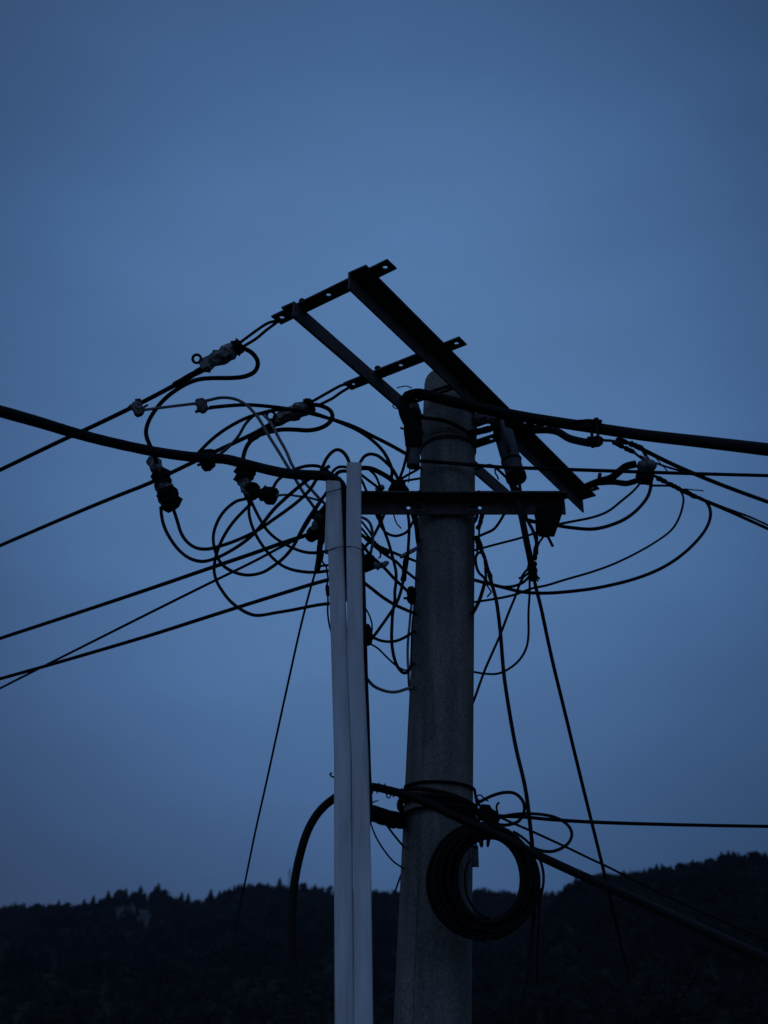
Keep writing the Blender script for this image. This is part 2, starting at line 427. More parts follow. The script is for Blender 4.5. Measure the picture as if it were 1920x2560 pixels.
wire('tie_wire', 'thin rusty tie wire crossing both white pipes low below their tops', 1.0, [2.962, 2.955, 2.915, 2.918], '813,1384 822,1376 836,1370 853,1367 866,1366 884,1367 897,1371 905,1377 913,1386', 'bolt')
wire('tie_wire', 'thin tie wire slanting across the top of the left white pipe', 1.4, [2.962, 2.96, 2.96], '812,1235 822,1230 836,1226 850,1222 862,1217', 'bolt')

# ------------------------------------------------------------------ thick cables
TC = 'cable'
wire('power_cable', 'thickest black cable sagging from the left edge into the gap between the white pipes', 25.5, [2.3, 2.62, 2.86, 2.93, 2.955, 3.02, 3.03],
     '0,1028 96,1055 181,1081 265,1103 386,1129 469,1141 517,1145 565,1148 613,1160 686,1178 736,1186 790,1188 822,1192 845,1204 857,1226 860,1260 861,1310 863,1400 866,1500', 'dark', 'cable', e0=7, wob=.02)
wire('power_cable', 'thick black cable running from the pole top across the right sky, thickening toward the edge', 27.5, [3.12, 3.10, 3.08, 3.02, 2.85, 2.62],
     '1022,1058 1012,1036 1009,1010 1020,991 1046,984 1090,994 1150,1009 1250,1031 1330,1046 1400,1057 1500,1072 1600,1087 1750,1104 1920,1124', 'black', 'cable', e1=6)
wire('power_cable', 'black cable arching up behind the white pipes, then down across the coil', 20.5, [2.75, 2.95, 3.05, 3.05, 3.0, 2.93, 2.9, 2.75, 2.45, 2.2],
     '763,2590 748,2490 733,2400 729,2300 737,2200 752,2130 772,2070 802,2024 838,1994 880,1972 930,1967 969,1975 1018,1988 1075,2011 1150,2047 1250,2090 1330,2131 1450,2187 1600,2253 1750,2322 1920,2400', 'black', 'cable', e0=4.2, e1=5)
# ------------------------------------------------------------------ spans reaching out of the picture
sp_ = 'spans running off to the left'
wire('overhead_wire', 'upper black span from the upper wrapped clamp to the left edge', 9.5, [2.83, 3.2, 3.6], '598,860 500,925 454,953 435,964 355,1006 321,1023 210,1076 169,1094 0,1175', group=sp_, e0=0, e1=14)
wire('overhead_wire', 'second black span passing behind the thick cable to the left edge', 8.5, [3.2, 3.5, 4.05], '683,1056 638,1082 613,1094 577,1111 536,1130 488,1153 430,1181 376,1207 300,1237 193,1281 0,1364', group=sp_, e1=14)
wire('overhead_wire', 'third black span ending at the black clamp left of the pipes', 8.5, [3.15, 3.5, 3.95], '775,1335 744,1345 707,1357 640,1381 540,1415 386,1468 231,1520 0,1596', group=sp_, e1=14)
wire('overhead_wire', 'thin lower span crossing over another near the left edge', 5, [3.16, 3.5, 4.3], '735,1352 707,1365 640,1401 540,1450 463,1488 309,1565 162,1639 100,1670 0,1721', group=sp_, e1=14)
wire('overhead_wire', 'lowest black span from the left pipe to the left edge', 8, [3.1, 3.4, 3.8], '830,1447 785,1459 736,1474 640,1504 501,1548 386,1585 231,1631 100,1669 0,1697', group=sp_, e1=14)
wire('drop_wire', 'thin wire falling steeply to the lower left behind the hill line', 4.2, [3.1, 3.5, 4.2], '790,1425 776,1472 761,1529 748,1582 735,1640 713,1740 689,1850 664,1965 638,2080 613,2204', 'black', sides=6, far=((602, 2250, 5.2), (592, 2300, 8), (584, 2345, 16), (578, 2380, 40)))
sr_ = 'spans running off to the right'
wire('overhead_wire', 'long level span passing in front of the pole to the right edge', 8, [3.0, 3.14, 3.175, 3.2, 3.3, 3.5], '524,1019 565,1015 613,1012 662,1015 712,1021 760,1030 809,1042 881,1065 929,1089 977,1113 1021,1138 1045,1152 1068,1153 1117,1157 1177,1162 1213,1165 1273,1169 1346,1171 1425,1174 1546,1178 1729,1184 1920,1189', group=sr_, e1=12)
wire('overhead_wire', 'upper span slanting down to the right edge from the bolted cable clamp', 9, [3.5, 3.8, 4.1], '1590,1116 1613,1127 1671,1156 1744,1188 1816,1217 1920,1255', group=sr_, e1=14)
wire('overhead_wire', 'thin wire looping under the upper right span and rejoining it', 4, [3.5, 3.8, 4.0], '1600,1140 1640,1158 1686,1173 1729,1185 1773,1202 1816,1219 1870,1238', group=sr_)
wire('overhead_wire', 'lower right span leaving the taped grip to the right edge', 7, [3.6, 3.9, 4.2], '1700,1223 1712,1229 1758,1250 1816,1275 1874,1301 1920,1322', group=sr_, e1=14)
wire('overhead_wire', 'thin companion wire just above the lower right span', 4, [3.6, 3.9, 4.2], '1755,1247 1816,1271 1874,1292 1920,1313', group=sr_, e1=14)
wire('overhead_wire', 'level wire from the wire bundle at the coil to the right edge', 7.5, [3.05, 3.15, 3.5], '1225,2036 1250,2040 1305,2042 1367,2048 1474,2055 1700,2062 1920,2066', group=sr_, e1=10)
wire('overhead_wire', 'thin wire above the lower cable, slanting over the right hill', 4.6, [3.05, 3.4, 3.9, 4.3], '1195,2011 1254,2045 1327,2077 1414,2117 1480,2149 1511,2163 1627,2221 1762,2284 1920,2350', group=sr_, e1=10)

# ------------------------------------------------------------------ dead-end clamps on the upper crossarm
def wedge_clamp(label, p0, p1, eye, th0, hole, Y, seed, mast=None):
    a = U(*p0, Y); b = U(*p1, Y + .02)
    root = thing('strain_clamp', label, 'strain clamp', a, 'lumpy wrapped clamps under the crossarm')
    mid = a.lerp(b, .72)
    part(lump(MB(), a.lerp(b, -.02), a.lerp(b, .2), px(th0 * .52, a), px(th0 * .56, a), seed, .20, 7), 'wrap', M['tape'], root)
    part(lump(MB(), a.lerp(b, .12), a.lerp(b, .98), px(th0 * .60, a), px(th0 * .48, a), seed + 1, .22, 11, 10), 'clamp_body', M['mastic'], root)
    e = U(*eye, Y); P = [e + (X * math.cos(k * math.pi / 8) + (Z * .9 - YV * .4).normalized() * math.sin(k * math.pi / 8)) * px(10.5, e) for k in range(17)]
    mb_ = MB().tube(P, px(3.6, e), 8); mb_.tube([e + X * px(8, e), b.lerp(a, .12)], px(5, e), 8)
    part(mb_, 'eye', M['tape'], root, smooth=True)
    return root
wedge_clamp('lumpy grey wrapped strain clamp hanging from the upper left tie plate', (603, 862), (502, 922), (492, 897), 36, None, 2.86, 3)
wedge_clamp('lumpy grey wrapped strain clamp nearer the pole, crossed by two black wires', (782, 1010), (685, 1056), (677, 1039), 34, None, 3.16, 9)
for k, (lb, s, Y) in enumerate((('upper strand of the wire pair from the upper tie plate to its clamp', '598,858 625,838 650,820 671,807 697,801', [2.87, 2.80]),
                              ('lower strand of the wire pair from the upper tie plate to its clamp', '605,868 640,847 665,826 681,814 697,802', [2.87, 2.81]),
                              ('upper strand of the wire pair from the second tie plate to its clamp', '780,1004 810,987 840,970 857,962 880,960', [3.17, 3.12]),
                              ('lower strand of the wire pair from the second tie plate to its clamp', '795,1014 815,1004 833,995 852,981 869,971 881,962', [3.17, 3.13]))):
    wire('clamp_wire', lb, 6, Y, s, group='paired strands holding the strain clamps')
for lb, s, Y in (('taped thick length of the upper left span below its clamp', '508,922 470,943 435,963', [2.93, 3.0]), ('taped thick length of the second span below its clamp', '700,1050 676,1066 650,1081 636,1092 622,1098', [3.2, 3.26])):
    wire('taped_splice', lb, 17 if 'second' in lb else 14, Y, s, 'tape', 'taped splice', sub=5, wob=.1)

# ------------------------------------------------------------------ connectors
def connector(label, p0, p1, w0, w1, Y, seed, m='tape', stub=(), pale=None, group='wire connectors', sides=6, rough=.17):
    a, b = U(*p0, Y), U(*p1, Y)
    root = thing('wire_connector', label, 'connector', a, group)
    part(lump(MB(), a, b, px(w0 / 2, a), px(w1 / 2, b), seed, rough, 7, sides), 'housing', M[m], root)
    if stub:
        for s0, s1, w in stub: part(MB().tube([U(*s0, Y), U(*s1, Y)], px(w / 2, a), 6), 'bolt', M['bolt'], root)
    if pale:
        m_ = MB()
        for i, (s0, s1, w) in enumerate(pale): lump(m_, U(*s0, Y - .01), U(*s1, Y - .01), px(w / 2, a), px(w / 2.4, a), seed + 30 + i, .25, 6, 7)
        part(m_, 'wrap', M['mastic'], root)
    return root
connector('small clear connector biting the upper left span', (340, 1008), (352, 1038), 34, 26, 3.12, 11, 'mastic', [((330, 1014), (322, 1022), 12), ((352, 1022), (370, 1012), 6), ((338, 1002), (352, 1000), 10)])
connector('small grey connector joining the grey and black jumpers in mid air', (502, 1000), (508, 1030), 34, 22, 3.03, 12, 'mastic', [((488, 1030), (500, 1026), 9), ((515, 1022), (530, 1020), 8)])
connector('black connector half hidden behind the thick cable on the second span', (515, 1128), (519, 1174), 42, 36, 3.32, 13, 'tape', [((493, 1163), (505, 1160), 8), ((523, 1125), (536, 1128), 9)])
connector('upper tall black connector of the stacked pair left under the thick cable', (398, 1176), (412, 1222), 50, 48, 3.35, 14, 'tape', pale=[((380, 1142), (402, 1184), 36), ((408, 1214), (418, 1232), 44)])
connector('lower black connector of the stacked pair with two jumpers out of its bottom', (414, 1222), (430, 1270), 52, 58, 3.33, 15)
connector('black square connector hanging under the thick cable in the middle', (612, 1166), (612, 1204), 54, 54, 3.22, 16, pale=[((610, 1200), (616, 1228), 34)])
connector('black rounded connector below the square one with loops leaving it', (620, 1214), (638, 1242), 44, 42, 3.2, 17, pale=[((606, 1212), (626, 1236), 24)])
connector('black end connector with a grey tail, rightmost of the middle three', (650, 1232), (692, 1242), 42, 50, 3.19, 18, pale=[((676, 1236), (696, 1238), 10)])
connector('black three-sided connector sitting on the lower crossarm left of the pole', (998, 1200), (996, 1232), 30, 56, 3.14, 19)
connector('black connector right of the pipes trailing pale sheathing', (912, 1392), (924, 1424), 44, 46, 3.1, 20, pale=[((932, 1412), (950, 1420), 16), ((946, 1416), (972, 1406), 15)])
connector('black connector against the left face of the pole with one stub', (1028, 1468), (1030, 1510), 24, 22, 3.2, 21, stub=[((1009, 1496), (1020, 1495), 7)])
connector('black taped lump low against the right pipe', (914, 1562), (920, 1612), 26, 30, 3.05, 22)
a = U(1370, 1290, 3.2); root = thing('wire_connector', 'tapered black connector hanging below the right end of the lower crossarm', 'connector', a, 'wire connectors')
ctr, hw = [U(1372, 1276, 3.17), U(1371, 1296, 3.17), U(1369, 1322, 3.17), U(1367, 1335, 3.17)], (33, 29, 23, 19)
m = MB(); vs = [c_ + X * (sx * px(h_, a)) + YV * (sy * px(h_, a) * .8) + X * .002 * (i_ % 2) for i_, (c_, h_) in enumerate(zip(ctr, hw)) for sx, sy in ((-1, -1), (1, -1), (1, 1), (-1, 1))]
m.add(vs, [(i_ * 4 + k, i_ * 4 + (k + 1) % 4, i_ * 4 + 4 + (k + 1) % 4, i_ * 4 + 4 + k) for i_ in range(3) for k in range(4)] + [(3, 2, 1, 0), (12, 13, 14, 15)])
part(m, 'housing', M['tape'], root)
part(lump(MB(), U(1349, 1300, 3.15), U(1352, 1330, 3.15), px(9, a), px(8, a), 301, .2, 6, 6), 'side_clamp', M['tape'], root)
part(lump(MB(), U(1364, 1335, 3.17), U(1366, 1343, 3.17), px(9, a), px(5, a), 302, .15, 4, 6), 'nut', M['bolt'], root)
connector('black clamp mass at the pole end of the coil wires', (1196, 2024), (1246, 2056), 46, 36, 3.05, 24, stub=[((1200, 2006), (1190, 1996), 8)])
connector('small pale connector above the lower crossarm left of the black one', (940, 1226), (960, 1216), 18, 16, 3.17, 25, 'mastic')
# black strain clamp left of the pipes with a small round insulator
a = U(800, 1290, 3.14)
root = thing('strain_clamp', 'big black strain clamp with a round insulator left of the white pipes', 'strain clamp', a)
part(lump(MB(), U(820, 1262, 3.16), U(806, 1344, 3.16), px(17, a), px(25, a), 41, .16, 8), 'clamp_body', M['tape'], root)
part(lump(MB(), U(768, 1336, 3.15), U(814, 1322, 3.15), px(13, a), px(26, a), 42, .16, 7), 'wedge', M['tape'], root)
part(lump(MB(), U(778, 1332, 3.15), U(780, 1352, 3.15), px(20, a), px(12, a), 48, .16, 5), 'wedge_nose', M['tape'], root)
m = MB(); q0, q1 = U(786, 1283, 3.10), U(798, 1300, 3.09)
m.tube([q0.lerp(q1, f) for f in (0, .1, .35, .45, .65, .75, 1)], [px(v, a) for v in (5, 13, 13, 9, 9, 12, 6)], 16)
part(m, 'insulator', M['ceramic'], root, smooth=True, sharp=40)
part(lump(MB(), U(790, 1304, 3.10), U(783, 1326, 3.10), px(9, a), px(8, a), 43, .2, 6), 'wrap', M['mastic'], root)
wire('wire_bundle', 'short thick black bundle dropping beside the left pipe', 13, [3.1, 3.1], '803,1342 799,1372 797,1400 792,1430', 'tape', 'wire bundle', wob=.08)
wire('jumper_wire', 'straight black jumper slanting from the left pipe top down past the black strain clamp', 6.5, [3.0, 3.06, 3.1], '822,1222 800,1256 775,1297 758,1325 748,1340', group='jumpers left of the pipes')
# ------------------------------------------------------------------ jumpers, left half
JL = 'jumpers left of the pipes'
def J(label, w, Ys, s, m='black', g=JL, name='jumper_wire', **k):
    k.setdefault('tuck', True); return wire(name, label, w, Ys, s, m, 'wire', g, **k)
J('black loop bulging right of the upper strain clamp and dropping through the thick cable', 9.5, [2.88, 2.98, 3.1, 3.3], '598,864 612,872 630,882 645,905 638,928 613,941 577,945 541,945 505,947 481,953 454,966 420,990 394,1017 372,1052 365,1077 367,1094 376,1116 386,1140 392,1158')
J('black loop bulging right of the second strain clamp and dropping behind the thick cable', 9.5, [3.17, 3.2, 3.22, 3.22], '780,1012 797,1013 810,1017 823,1024 831,1036 828,1051 809,1067 775,1076 736,1074 703,1074 678,1079 652,1086 633,1096 618,1114 609,1138 607,1160 608,1180')
J('grey jumper from the span connector to the mid-air connector', 6, [3.12, 3.03], '352,1026 366,1024 404,1019 445,1014 488,1009 500,1008', 'grey')
J('grey jumper arching from the mid-air connector down right behind the thick cable', 6.5, [3.03, 3.02, 3.05, 3.12], '508,1003 524,1000 545,995 565,994 589,998 616,1012 637,1034 647,1046 669,1085 693,1123 722,1171 739,1199 760,1234 785,1268 792,1285', 'grey')
J('grey jumper rising from the hidden connector, then falling parallel to another grey one', 6.5, [3.3, 3.22, 3.1, 3.1, 3.12], '524,1150 552,1134 579,1110 597,1089 612,1062 626,1046 640,1035 654,1034 666,1044 681,1064 697,1095 717,1131 731,1165 763,1208 782,1228 799,1247 815,1262', 'grey')
J('black arch over the second strain clamp, ending at the lower crossarm connector', 7.5, [3.3, 3.16, 3.05, 3.08, 3.14], '480,1150 498,1130 529,1099 565,1072 613,1046 657,1032 688,1025 736,1024 772,1029 809,1041 857,1059 893,1075 929,1099 958,1128 974,1157 981,1180 978,1195 985,1208')
J('outer jumper swinging from the lower stacked connector under and up over the right pipe top', 7.5, [3.33, 3.3, 3.2, 3.05, 3.0, 3.0], '402,1268 404,1290 409,1312 420,1337 444,1372 474,1396 507,1404 541,1395 577,1377 613,1353 638,1331 659,1306 683,1275 710,1249 736,1226 770,1199 800,1180 824,1165')
J('inner jumper from the lower stacked connector rising into the tall loop over the right pipe', 7.5, [3.33, 3.3, 3.2, 3.1, 3.04, 3.0], '430,1262 436,1280 444,1305 452,1331 466,1353 488,1369 517,1373 551,1365 589,1352 635,1331 662,1314 683,1299 724,1270 756,1244 775,1224 790,1200 804,1174 814,1150 828,1132 842,1124 855,1128 867,1142 874,1160 878,1185', 'black')
J('low arc from the end connector over the cable behind the left pipe', 7, [3.17, 3.08, 3.04], '678,1232 690,1206 703,1193 722,1181 739,1173 765,1165 794,1165 809,1171 823,1181 836,1200')
J('small upper arch between the cable and the right pipe top', 6, [3.02, 3.0], '826,1192 831,1180 840,1171 850,1167 867,1168 880,1172')
J('small lower arch between the cable and the right pipe top', 8, [3.03, 3.01], '838,1190 844,1182 854,1178 868,1178 882,1182')
J('wide left loop circling below the rounded connector and back up to the left pipe', 7, [3.2, 3.24, 3.22, 3.12, 3.05], '622,1246 605,1249 589,1254 560,1278 541,1310 533,1341 536,1370 546,1398 560,1416 589,1432 621,1438 657,1431 676,1420 707,1397 734,1365 748,1337 765,1305 785,1275 800,1254 812,1238 820,1228')
J('deep left loop hanging lowest and swinging right behind the left pipe', 7, [3.2, 3.26, 3.25, 3.15, 3.05], '628,1255 620,1266 589,1298 565,1331 548,1365 539,1394 535,1425 541,1452 556,1478 572,1499 590,1515 615,1531 642,1539 688,1532 736,1524 785,1514 823,1509 842,1509')
J('shallow sagging jumper under the connectors, lower of two', 6.5, [3.2, 3.2, 3.08], '626,1254 622,1270 625,1298 638,1334 657,1365 676,1389 698,1409 720,1421 748,1428 785,1431 821,1427 842,1424')
J('shallow sagging jumper under the connectors, upper of two', 6.5, [3.2, 3.2, 3.08], '628,1252 633,1264 650,1298 664,1321 682,1340 700,1353 736,1372 772,1382 813,1379 840,1371')
J('grey tail from the end connector to the black strain clamp', 5, [3.17, 3.12], '690,1240 700,1238 722,1237 742,1240 768,1243 790,1249 806,1254', 'grey')
J('thick short strap between the two middle connectors', 12, [3.2, 3.2], '622,1240 624,1252 628,1262', 'tape')
J('small hooked wire end at the strain clamp', 3.5, [3.1, 3.08], '806,1362 812,1350 820,1345', g=JL)
J('short level stub against the left pipe below the strain clamp', 5, [3.1, 3.08], '798,1416 810,1414 828,1412')
J('twisted thin wire running down the left edge of the left pipe', 3.5, [3.1, 3.06, 3.03], '800,1372 808,1384 805,1400 808,1408 814,1413 818,1433 820,1450 815,1472 820,1494 819,1529 823,1561 829,1583 836,1600', 'tape', name='thin_wire')
connector('little black knot on the thin wire beside the left pipe', (818, 1462), (820, 1490), 8, 10, 3.04, 26)
J('hooked wire end poking out left of the pipe above the arching cable', 3, [2.99, 2.99], '842,1946 834,1943 828,1940 825,1935 830,1932', 'tape', name='thin_wire')
# long black cable strapped behind the right pipe
wire('riser_cable', 'thin black cable running down hidden against the right edge of the right pipe', 11, [3.0, 2.985, 2.975, 2.97], '904,1370 907,1440 909,1500 910,1560 912,1620 914,1700 917,1780 919,1850 921,1920 924,1985 926,2050', 'black', 'cable')
# ------------------------------------------------------------------ tangle between the pipes and the pole
JM = 'jumpers between the pipes and the pole'
def K(label, w, Ys, s, m='black', **k): return J(label, w, Ys, s, m, JM, **k)
K('tall arch leaving the right pipe top on its right side', 7, [2.98, 3.05, 3.13], '890,1185 896,1164 903,1152 910,1142 918,1137 927,1135 944,1139 961,1152 980,1171 993,1193 997,1204')
K('thick black strip from behind the right pipe to the black connector', 11, [3.0, 3.08, 3.13], '880,1176 905,1170 929,1172 953,1183 973,1195 988,1208')
K('black wire rising steeply from the connector to the left sleeve', 6, [3.13, 3.12], '996,1204 1003,1186 1009,1169 1016,1140 1019,1122 1020,1105')
K('upper short wire from the connector to the pole', 5, [3.13, 3.2], '1003,1197 1020,1187 1040,1176 1056,1165')
K('lower short wire from the connector to the pole', 5, [3.13, 3.2], '1005,1203 1025,1200 1056,1195')
K('straight black wire from the right pipe down to the pale connector', 5.5, [3.0, 3.14], '898,1183 924,1203 944,1218 955,1228')
K('curved black wire ending beside the pale connector', 5, [3.06, 3.14], '925,1176 936,1186 944,1200 951,1222 954,1236')
K('short black wire slanting behind the crossarm next to the right pipe', 5.5, [3.0, 3.22], '898,1190 906,1204 917,1230 928,1255')
K('hair-thin vertical wire left of the pole top', 2, [3.1, 3.1], '1026,1165 1024,1180 1021,1206', name='thin_wire')
K('outer grey arc below the crossarm by the right pipe', 6, [3.03, 3.12], '893,1290 906,1294 918,1300 926,1310 930,1324 932,1340 932,1358 928,1376 924,1396', 'grey')
K('second arc inside the grey one', 4.5, [3.03, 3.12], '893,1296 905,1305 916,1319 925,1331 931,1343')
K('third arc inside the grey one', 4.5, [3.03, 3.12], '893,1311 904,1321 914,1333 924,1345 932,1352')
K('innermost short arc beside the pipe', 7, [3.03, 3.12], '893,1328 905,1338 916,1346 926,1352 938,1356')
K('black wire slanting down left from the crossarm to the pipe', 6.5, [3.2, 3.12, 3.04], '962,1282 957,1294 946,1317 930,1346 913,1367 904,1378 892,1388')
K('long black jumper falling from the crossarm almost straight down to the sagging loop end', 6.5, [3.2, 3.15, 3.15, 3.18], '940,1284 945,1296 954,1307 961,1328 970,1352 978,1380 985,1406 990,1430 990,1455 987,1479 987,1504 982,1530 980,1561 979,1595 981,1622 987,1650 996,1670 1008,1682 1018,1681 1026,1668 1034,1650')
K('thick short piece where two wires meet under the crossarm', 11, [3.2, 3.2], '946,1282 951,1300 952,1312', 'tape')
K('black cup-shaped loop hanging below the crossarm', 5.5, [3.2, 3.17, 3.2], '949,1300 953,1316 962,1329 975,1337 990,1340 1006,1336 1019,1328 1028,1313 1035,1298 1042,1282')
K('straight black wire from the crossarm lug down to the crossing wires', 6.5, [3.18, 3.15, 3.1, 3.06], '1020,1282 1021,1293 1023,1313 1022,1346 1020,1380 1017,1412 1011,1439 1005,1466 1001,1482 992,1507 975,1534 956,1561 938,1586 926,1601 910,1612')
K('black taped thickening on the straight wire', 12, [3.13, 3.13], '1016,1390 1013,1412 1011,1432 1008,1452', 'tape', wob=.15)
K('upper black wire crossing from the tangle to the pole', 6, [3.1, 3.2], '912,1345 925,1356 937,1362 954,1369 975,1378 997,1387 1019,1395 1045,1405 1060,1410')
K('middle dark grey wire crossing from the tangle to the pole', 6, [3.1, 3.2], '930,1360 954,1380 973,1393 993,1406 1006,1421 1026,1437 1042,1450', 'dark')
K('black wire slanting from the right pipe to the connector on the pole', 6.5, [3.08, 3.19], '896,1352 906,1362 924,1386 946,1406 965,1424 986,1447 1002,1462 1019,1478 1026,1486')
K('grey cable sagging from the pipe down right to the pole', 7, [3.0, 3.2], '895,1440 913,1459 930,1472 946,1485 961,1496 982,1509 1002,1519 1025,1529 1042,1534', 'dark')
K('black sagging bow between the taped lump and the pole', 6, [3.06, 3.1, 3.2], '920,1584 934,1594 950,1601 967,1604 988,1603 1009,1595 1027,1584 1040,1572')
K('lowest grey sagging bow between the pipe and the pole', 6.5, [3.0, 3.08, 3.2], '908,1685 922,1702 934,1715 955,1725 975,1730 995,1729 1011,1724 1024,1720 1040,1714', 'grey')
K('thin wire snaking from the taped lump to the loop end', 3.5, [3.05, 3.15], '918,1607 928,1611 945,1621 961,1637 982,1657 999,1670 1016,1676 1026,1672')
K('thin bowed wire beside the right pipe', 3, [3.02, 3.05], '910,1516 917,1526 926,1545 930,1561 930,1576 926,1590', name='thin_wire')
K('grey wire running down along the left face of the pole', 5, [3.2, 3.2], '1030,1505 1028,1518 1024,1561 1020,1602 1019,1643 1021,1676 1022,1705 1026,1730', 'grey')
K('black wire pressed close to the left face of the pole', 3.5, [3.22, 3.22], '1036,1508 1033,1540 1030,1570 1029,1600 1028,1640 1026,1670')
K('thin cut wire end curling below the crossarm', 2.4, [3.17, 3.16], '984,1285 986,1293 991,1307 998,1316 1003,1321', name='thin_wire')
K('black wire twisting down the left edge of the pole under the crossarm', 9, [3.2, 3.22], '1030,1282 1036,1300 1041,1318 1043,1340 1046,1362', 'tape')
K('grey taped wire end reaching the pole', 9, [3.15, 3.2], '1002,1392 1022,1382 1036,1374 1052,1366', 'mastic', wob=.1)
K('small hooked wire tail below the grey arc', 3, [3.12, 3.12], '940,1366 950,1380 951,1392 946,1396', 'tape')
K('rough tape-bound joint where the arcs meet', 11, [3.12, 3.12], '926,1348 934,1358 944,1366 958,1374 972,1384', 'tape', wob=.2)
# ------------------------------------------------------------------ pole top
K('black wire wrapped slanting round the pole top to the sleeve', 8, [3.12, 3.14, 3.17, 3.2], '1008,1040 1030,1037 1061,1045 1105,1050 1141,1064 1170,1081 1184,1088', 'tape', wob=.06, tuck=False)
wire('strap_wire', 'dark strap rising across the pole top under the crossarm', 7, [3.16, 3.13], '1060,990 1076,980 1100,972 1128,963', 'tape', 'wire')
wire('strap_wire', 'thick black strap from the pole band up right to the crossarm', 16, [3.22, 3.3], '1176,1083 1200,1078 1225,1072 1250,1064', 'tape', 'wire', wob=.1)
wire('thin_wire', 'hair-thin wire end left of the pole top', 1.8, [3.1, 3.1], '992,970 1003,967 1015,965 1030,970', 'tape', 'wire')
wire('thin_wire', 'tiny curl of wire under the left angle iron', 1.8, [3.1, 3.1], '982,1012 984,1019 992,1021 1004,1024', 'tape', 'wire')
wire('thin_wire', 'thin wire line hanging at the left side of the left sleeve', 2.2, [3.08, 3.08], '1010,1040 1011,1070 1012,1090 1018,1112', 'tape', 'wire')
K('black elbow arch right of the pole above the lower crossarm', 6, [3.3, 3.2, 3.22], '1184,1180 1196,1170 1206,1166 1225,1163 1240,1170 1261,1189 1280,1208 1293,1221 1305,1236')
K('frayed thin wire tail right of the pole', 3, [3.25, 3.25], '1238,1172 1238,1182 1243,1190 1246,1198', 'tape', name='thin_wire')
def sleeve(label, p0, p1, w, Y, rings, cap, seed, rod=None, wraps=()):
    a, b = U(*p0, Y), U(*p1, Y); r = px(w / 2, a)
    root = thing('splice_sleeve', label, 'splice sleeve', a, 'grey splice sleeves beside the pole top')
    part(MB().tube([a, a.lerp(b, .04), a.lerp(b, .5), a.lerp(b, 1)], [r * .86, r, r * .98, r * .92], 24), 'sleeve_body', M['sleeve'], root, smooth=True, sharp=35)
    for f in rings: part(MB().tube([a.lerp(b, f - .02), a.lerp(b, f - .015), a.lerp(b, f + .015), a.lerp(b, f + .02)], [r * 1.0, r * 1.07, r * 1.07, r * 1.0], 24), 'sleeve_ring', M['tape'], root, smooth=True, sharp=35)
    if cap: part(MB().tube([a.lerp(b, .99), a.lerp(b, 1.0), a.lerp(b, 1.12), a.lerp(b, 1.16), a.lerp(b, 1.18)], [r * .9, r * 1.06, r * 1.04, r * .9, r * .5], 24), 'end_cap', M['tape'], root, smooth=True, sharp=35)
    if rod: part(MB().tube([U(*rod[0], Y - .05), U(*rod[1], Y - .045)], px(rod[2] / 2, a), 12), 'rod', M['sleeve'], root, smooth=True)
    for i, (s0, s1, w0, w1) in enumerate(wraps):
        part(lump(MB(), U(*s0, Y - .01), U(*s1, Y - .01), px(w0 / 2, a), px(w1 / 2, a), seed + i, .15, 8), 'wrap', M['tape'], root)
    return root
sleeve('grey splice sleeve with a black end cap hanging right of the pole under the crossarm', (1258, 1080), (1288, 1186), 49, 3.26, (.68,), True, 51, ((1254, 1052), (1272, 1128), 11), (((1245, 1072), (1256, 1110), 34, 26),))
sleeve('grey splice sleeve strapped with black tape against the left side of the pole top', (1036, 1024), (1033, 1166), 35, 3.14, (), False, 61, None, (((1036, 1034), (1032, 1122), 46, 44), ((1022, 1036), (1020, 1086), 26, 20)))
part_ = connector('rounded black taped hump where the thick cable bends over at the pole top', (1006, 1008), (1030, 988), 34, 42, 3.11, 71, 'tape')
connector('grey wedge-shaped block between the pole top and the crossarm under the thick cable', (1184, 1046), (1238, 1046), 34, 36, 3.24, 73, 'sleeve', rough=.08)
connector('small pale dome on top of the left splice sleeve', (1022, 1020), (1048, 1018), 26, 30, 3.12, 72, 'sleeve')
K('short sharp wire spike on the left sleeve', 4, [3.1, 3.1], '1001,1069 1008,1072 1018,1072 1030,1066', 'tape', name='thin_wire')
# ------------------------------------------------------------------ right side
JR = 'jumpers right of the pole'
def R(label, w, Ys, s, m='black', **k): return J(label, w, Ys, s, m, JR, **k)
R('thick curved link from the tie plate to the bolted clamp on the thick cable', 17, [3.45, 3.3, 3.1], '1318,1079 1341,1076 1370,1075 1394,1079 1420,1095 1449,1103 1476,1108', 'tape', name='link_cable')
a = U(1488, 1085, 2.98)
root = thing('cable_clamp', 'bolted clamp gripping the thick right cable from both sides', 'cable clamp', a)
part(lump(MB(), U(1474, 1064, 2.975), U(1507, 1068, 2.97), px(13, a), px(13, a), 141, .08, 6, 6), 'jaw', M['tape'], root)
part(lump(MB(), U(1466, 1104, 2.98), U(1506, 1102, 2.98), px(13, a), px(17, a), 142, .12, 6, 6), 'jaw', M['tape'], root)
part(bolt(MB(), U(1494, 1080, 2.965), Z, .009, px(80, a), .010), 'bolt', M['bolt'], root)
part(bolt(MB(), U(1480, 1088, 3.0), Z, .009, px(72, a), .010), 'bolt', M['bolt'], root)
part(MB().tube([U(1435, 1055, 2.985), U(1470, 1052, 2.98), U(1505, 1054, 2.975)], px(5, a), 8), 'strap', M['tape'], root)
R('short black link from the clamp to the grip of the upper right span', 6, [3.0, 3.4], '1500,1099 1512,1101 1530,1102 1545,1106')
def grip(label, s, Y, w, seed, sleeve_=True):
    P = path3(parse(s), Y); root = thing('wire_grip', label, 'wire grip', P[0], 'taped grips on the right spans')
    for i, (p, q) in enumerate(zip(P, P[1:])):
        part(lump(MB(), p, q, px(w / 2, p), px(w / 2 * .85, q), seed + i, .2, 8), 'tape_wrap', M['tape'], root)
    return root
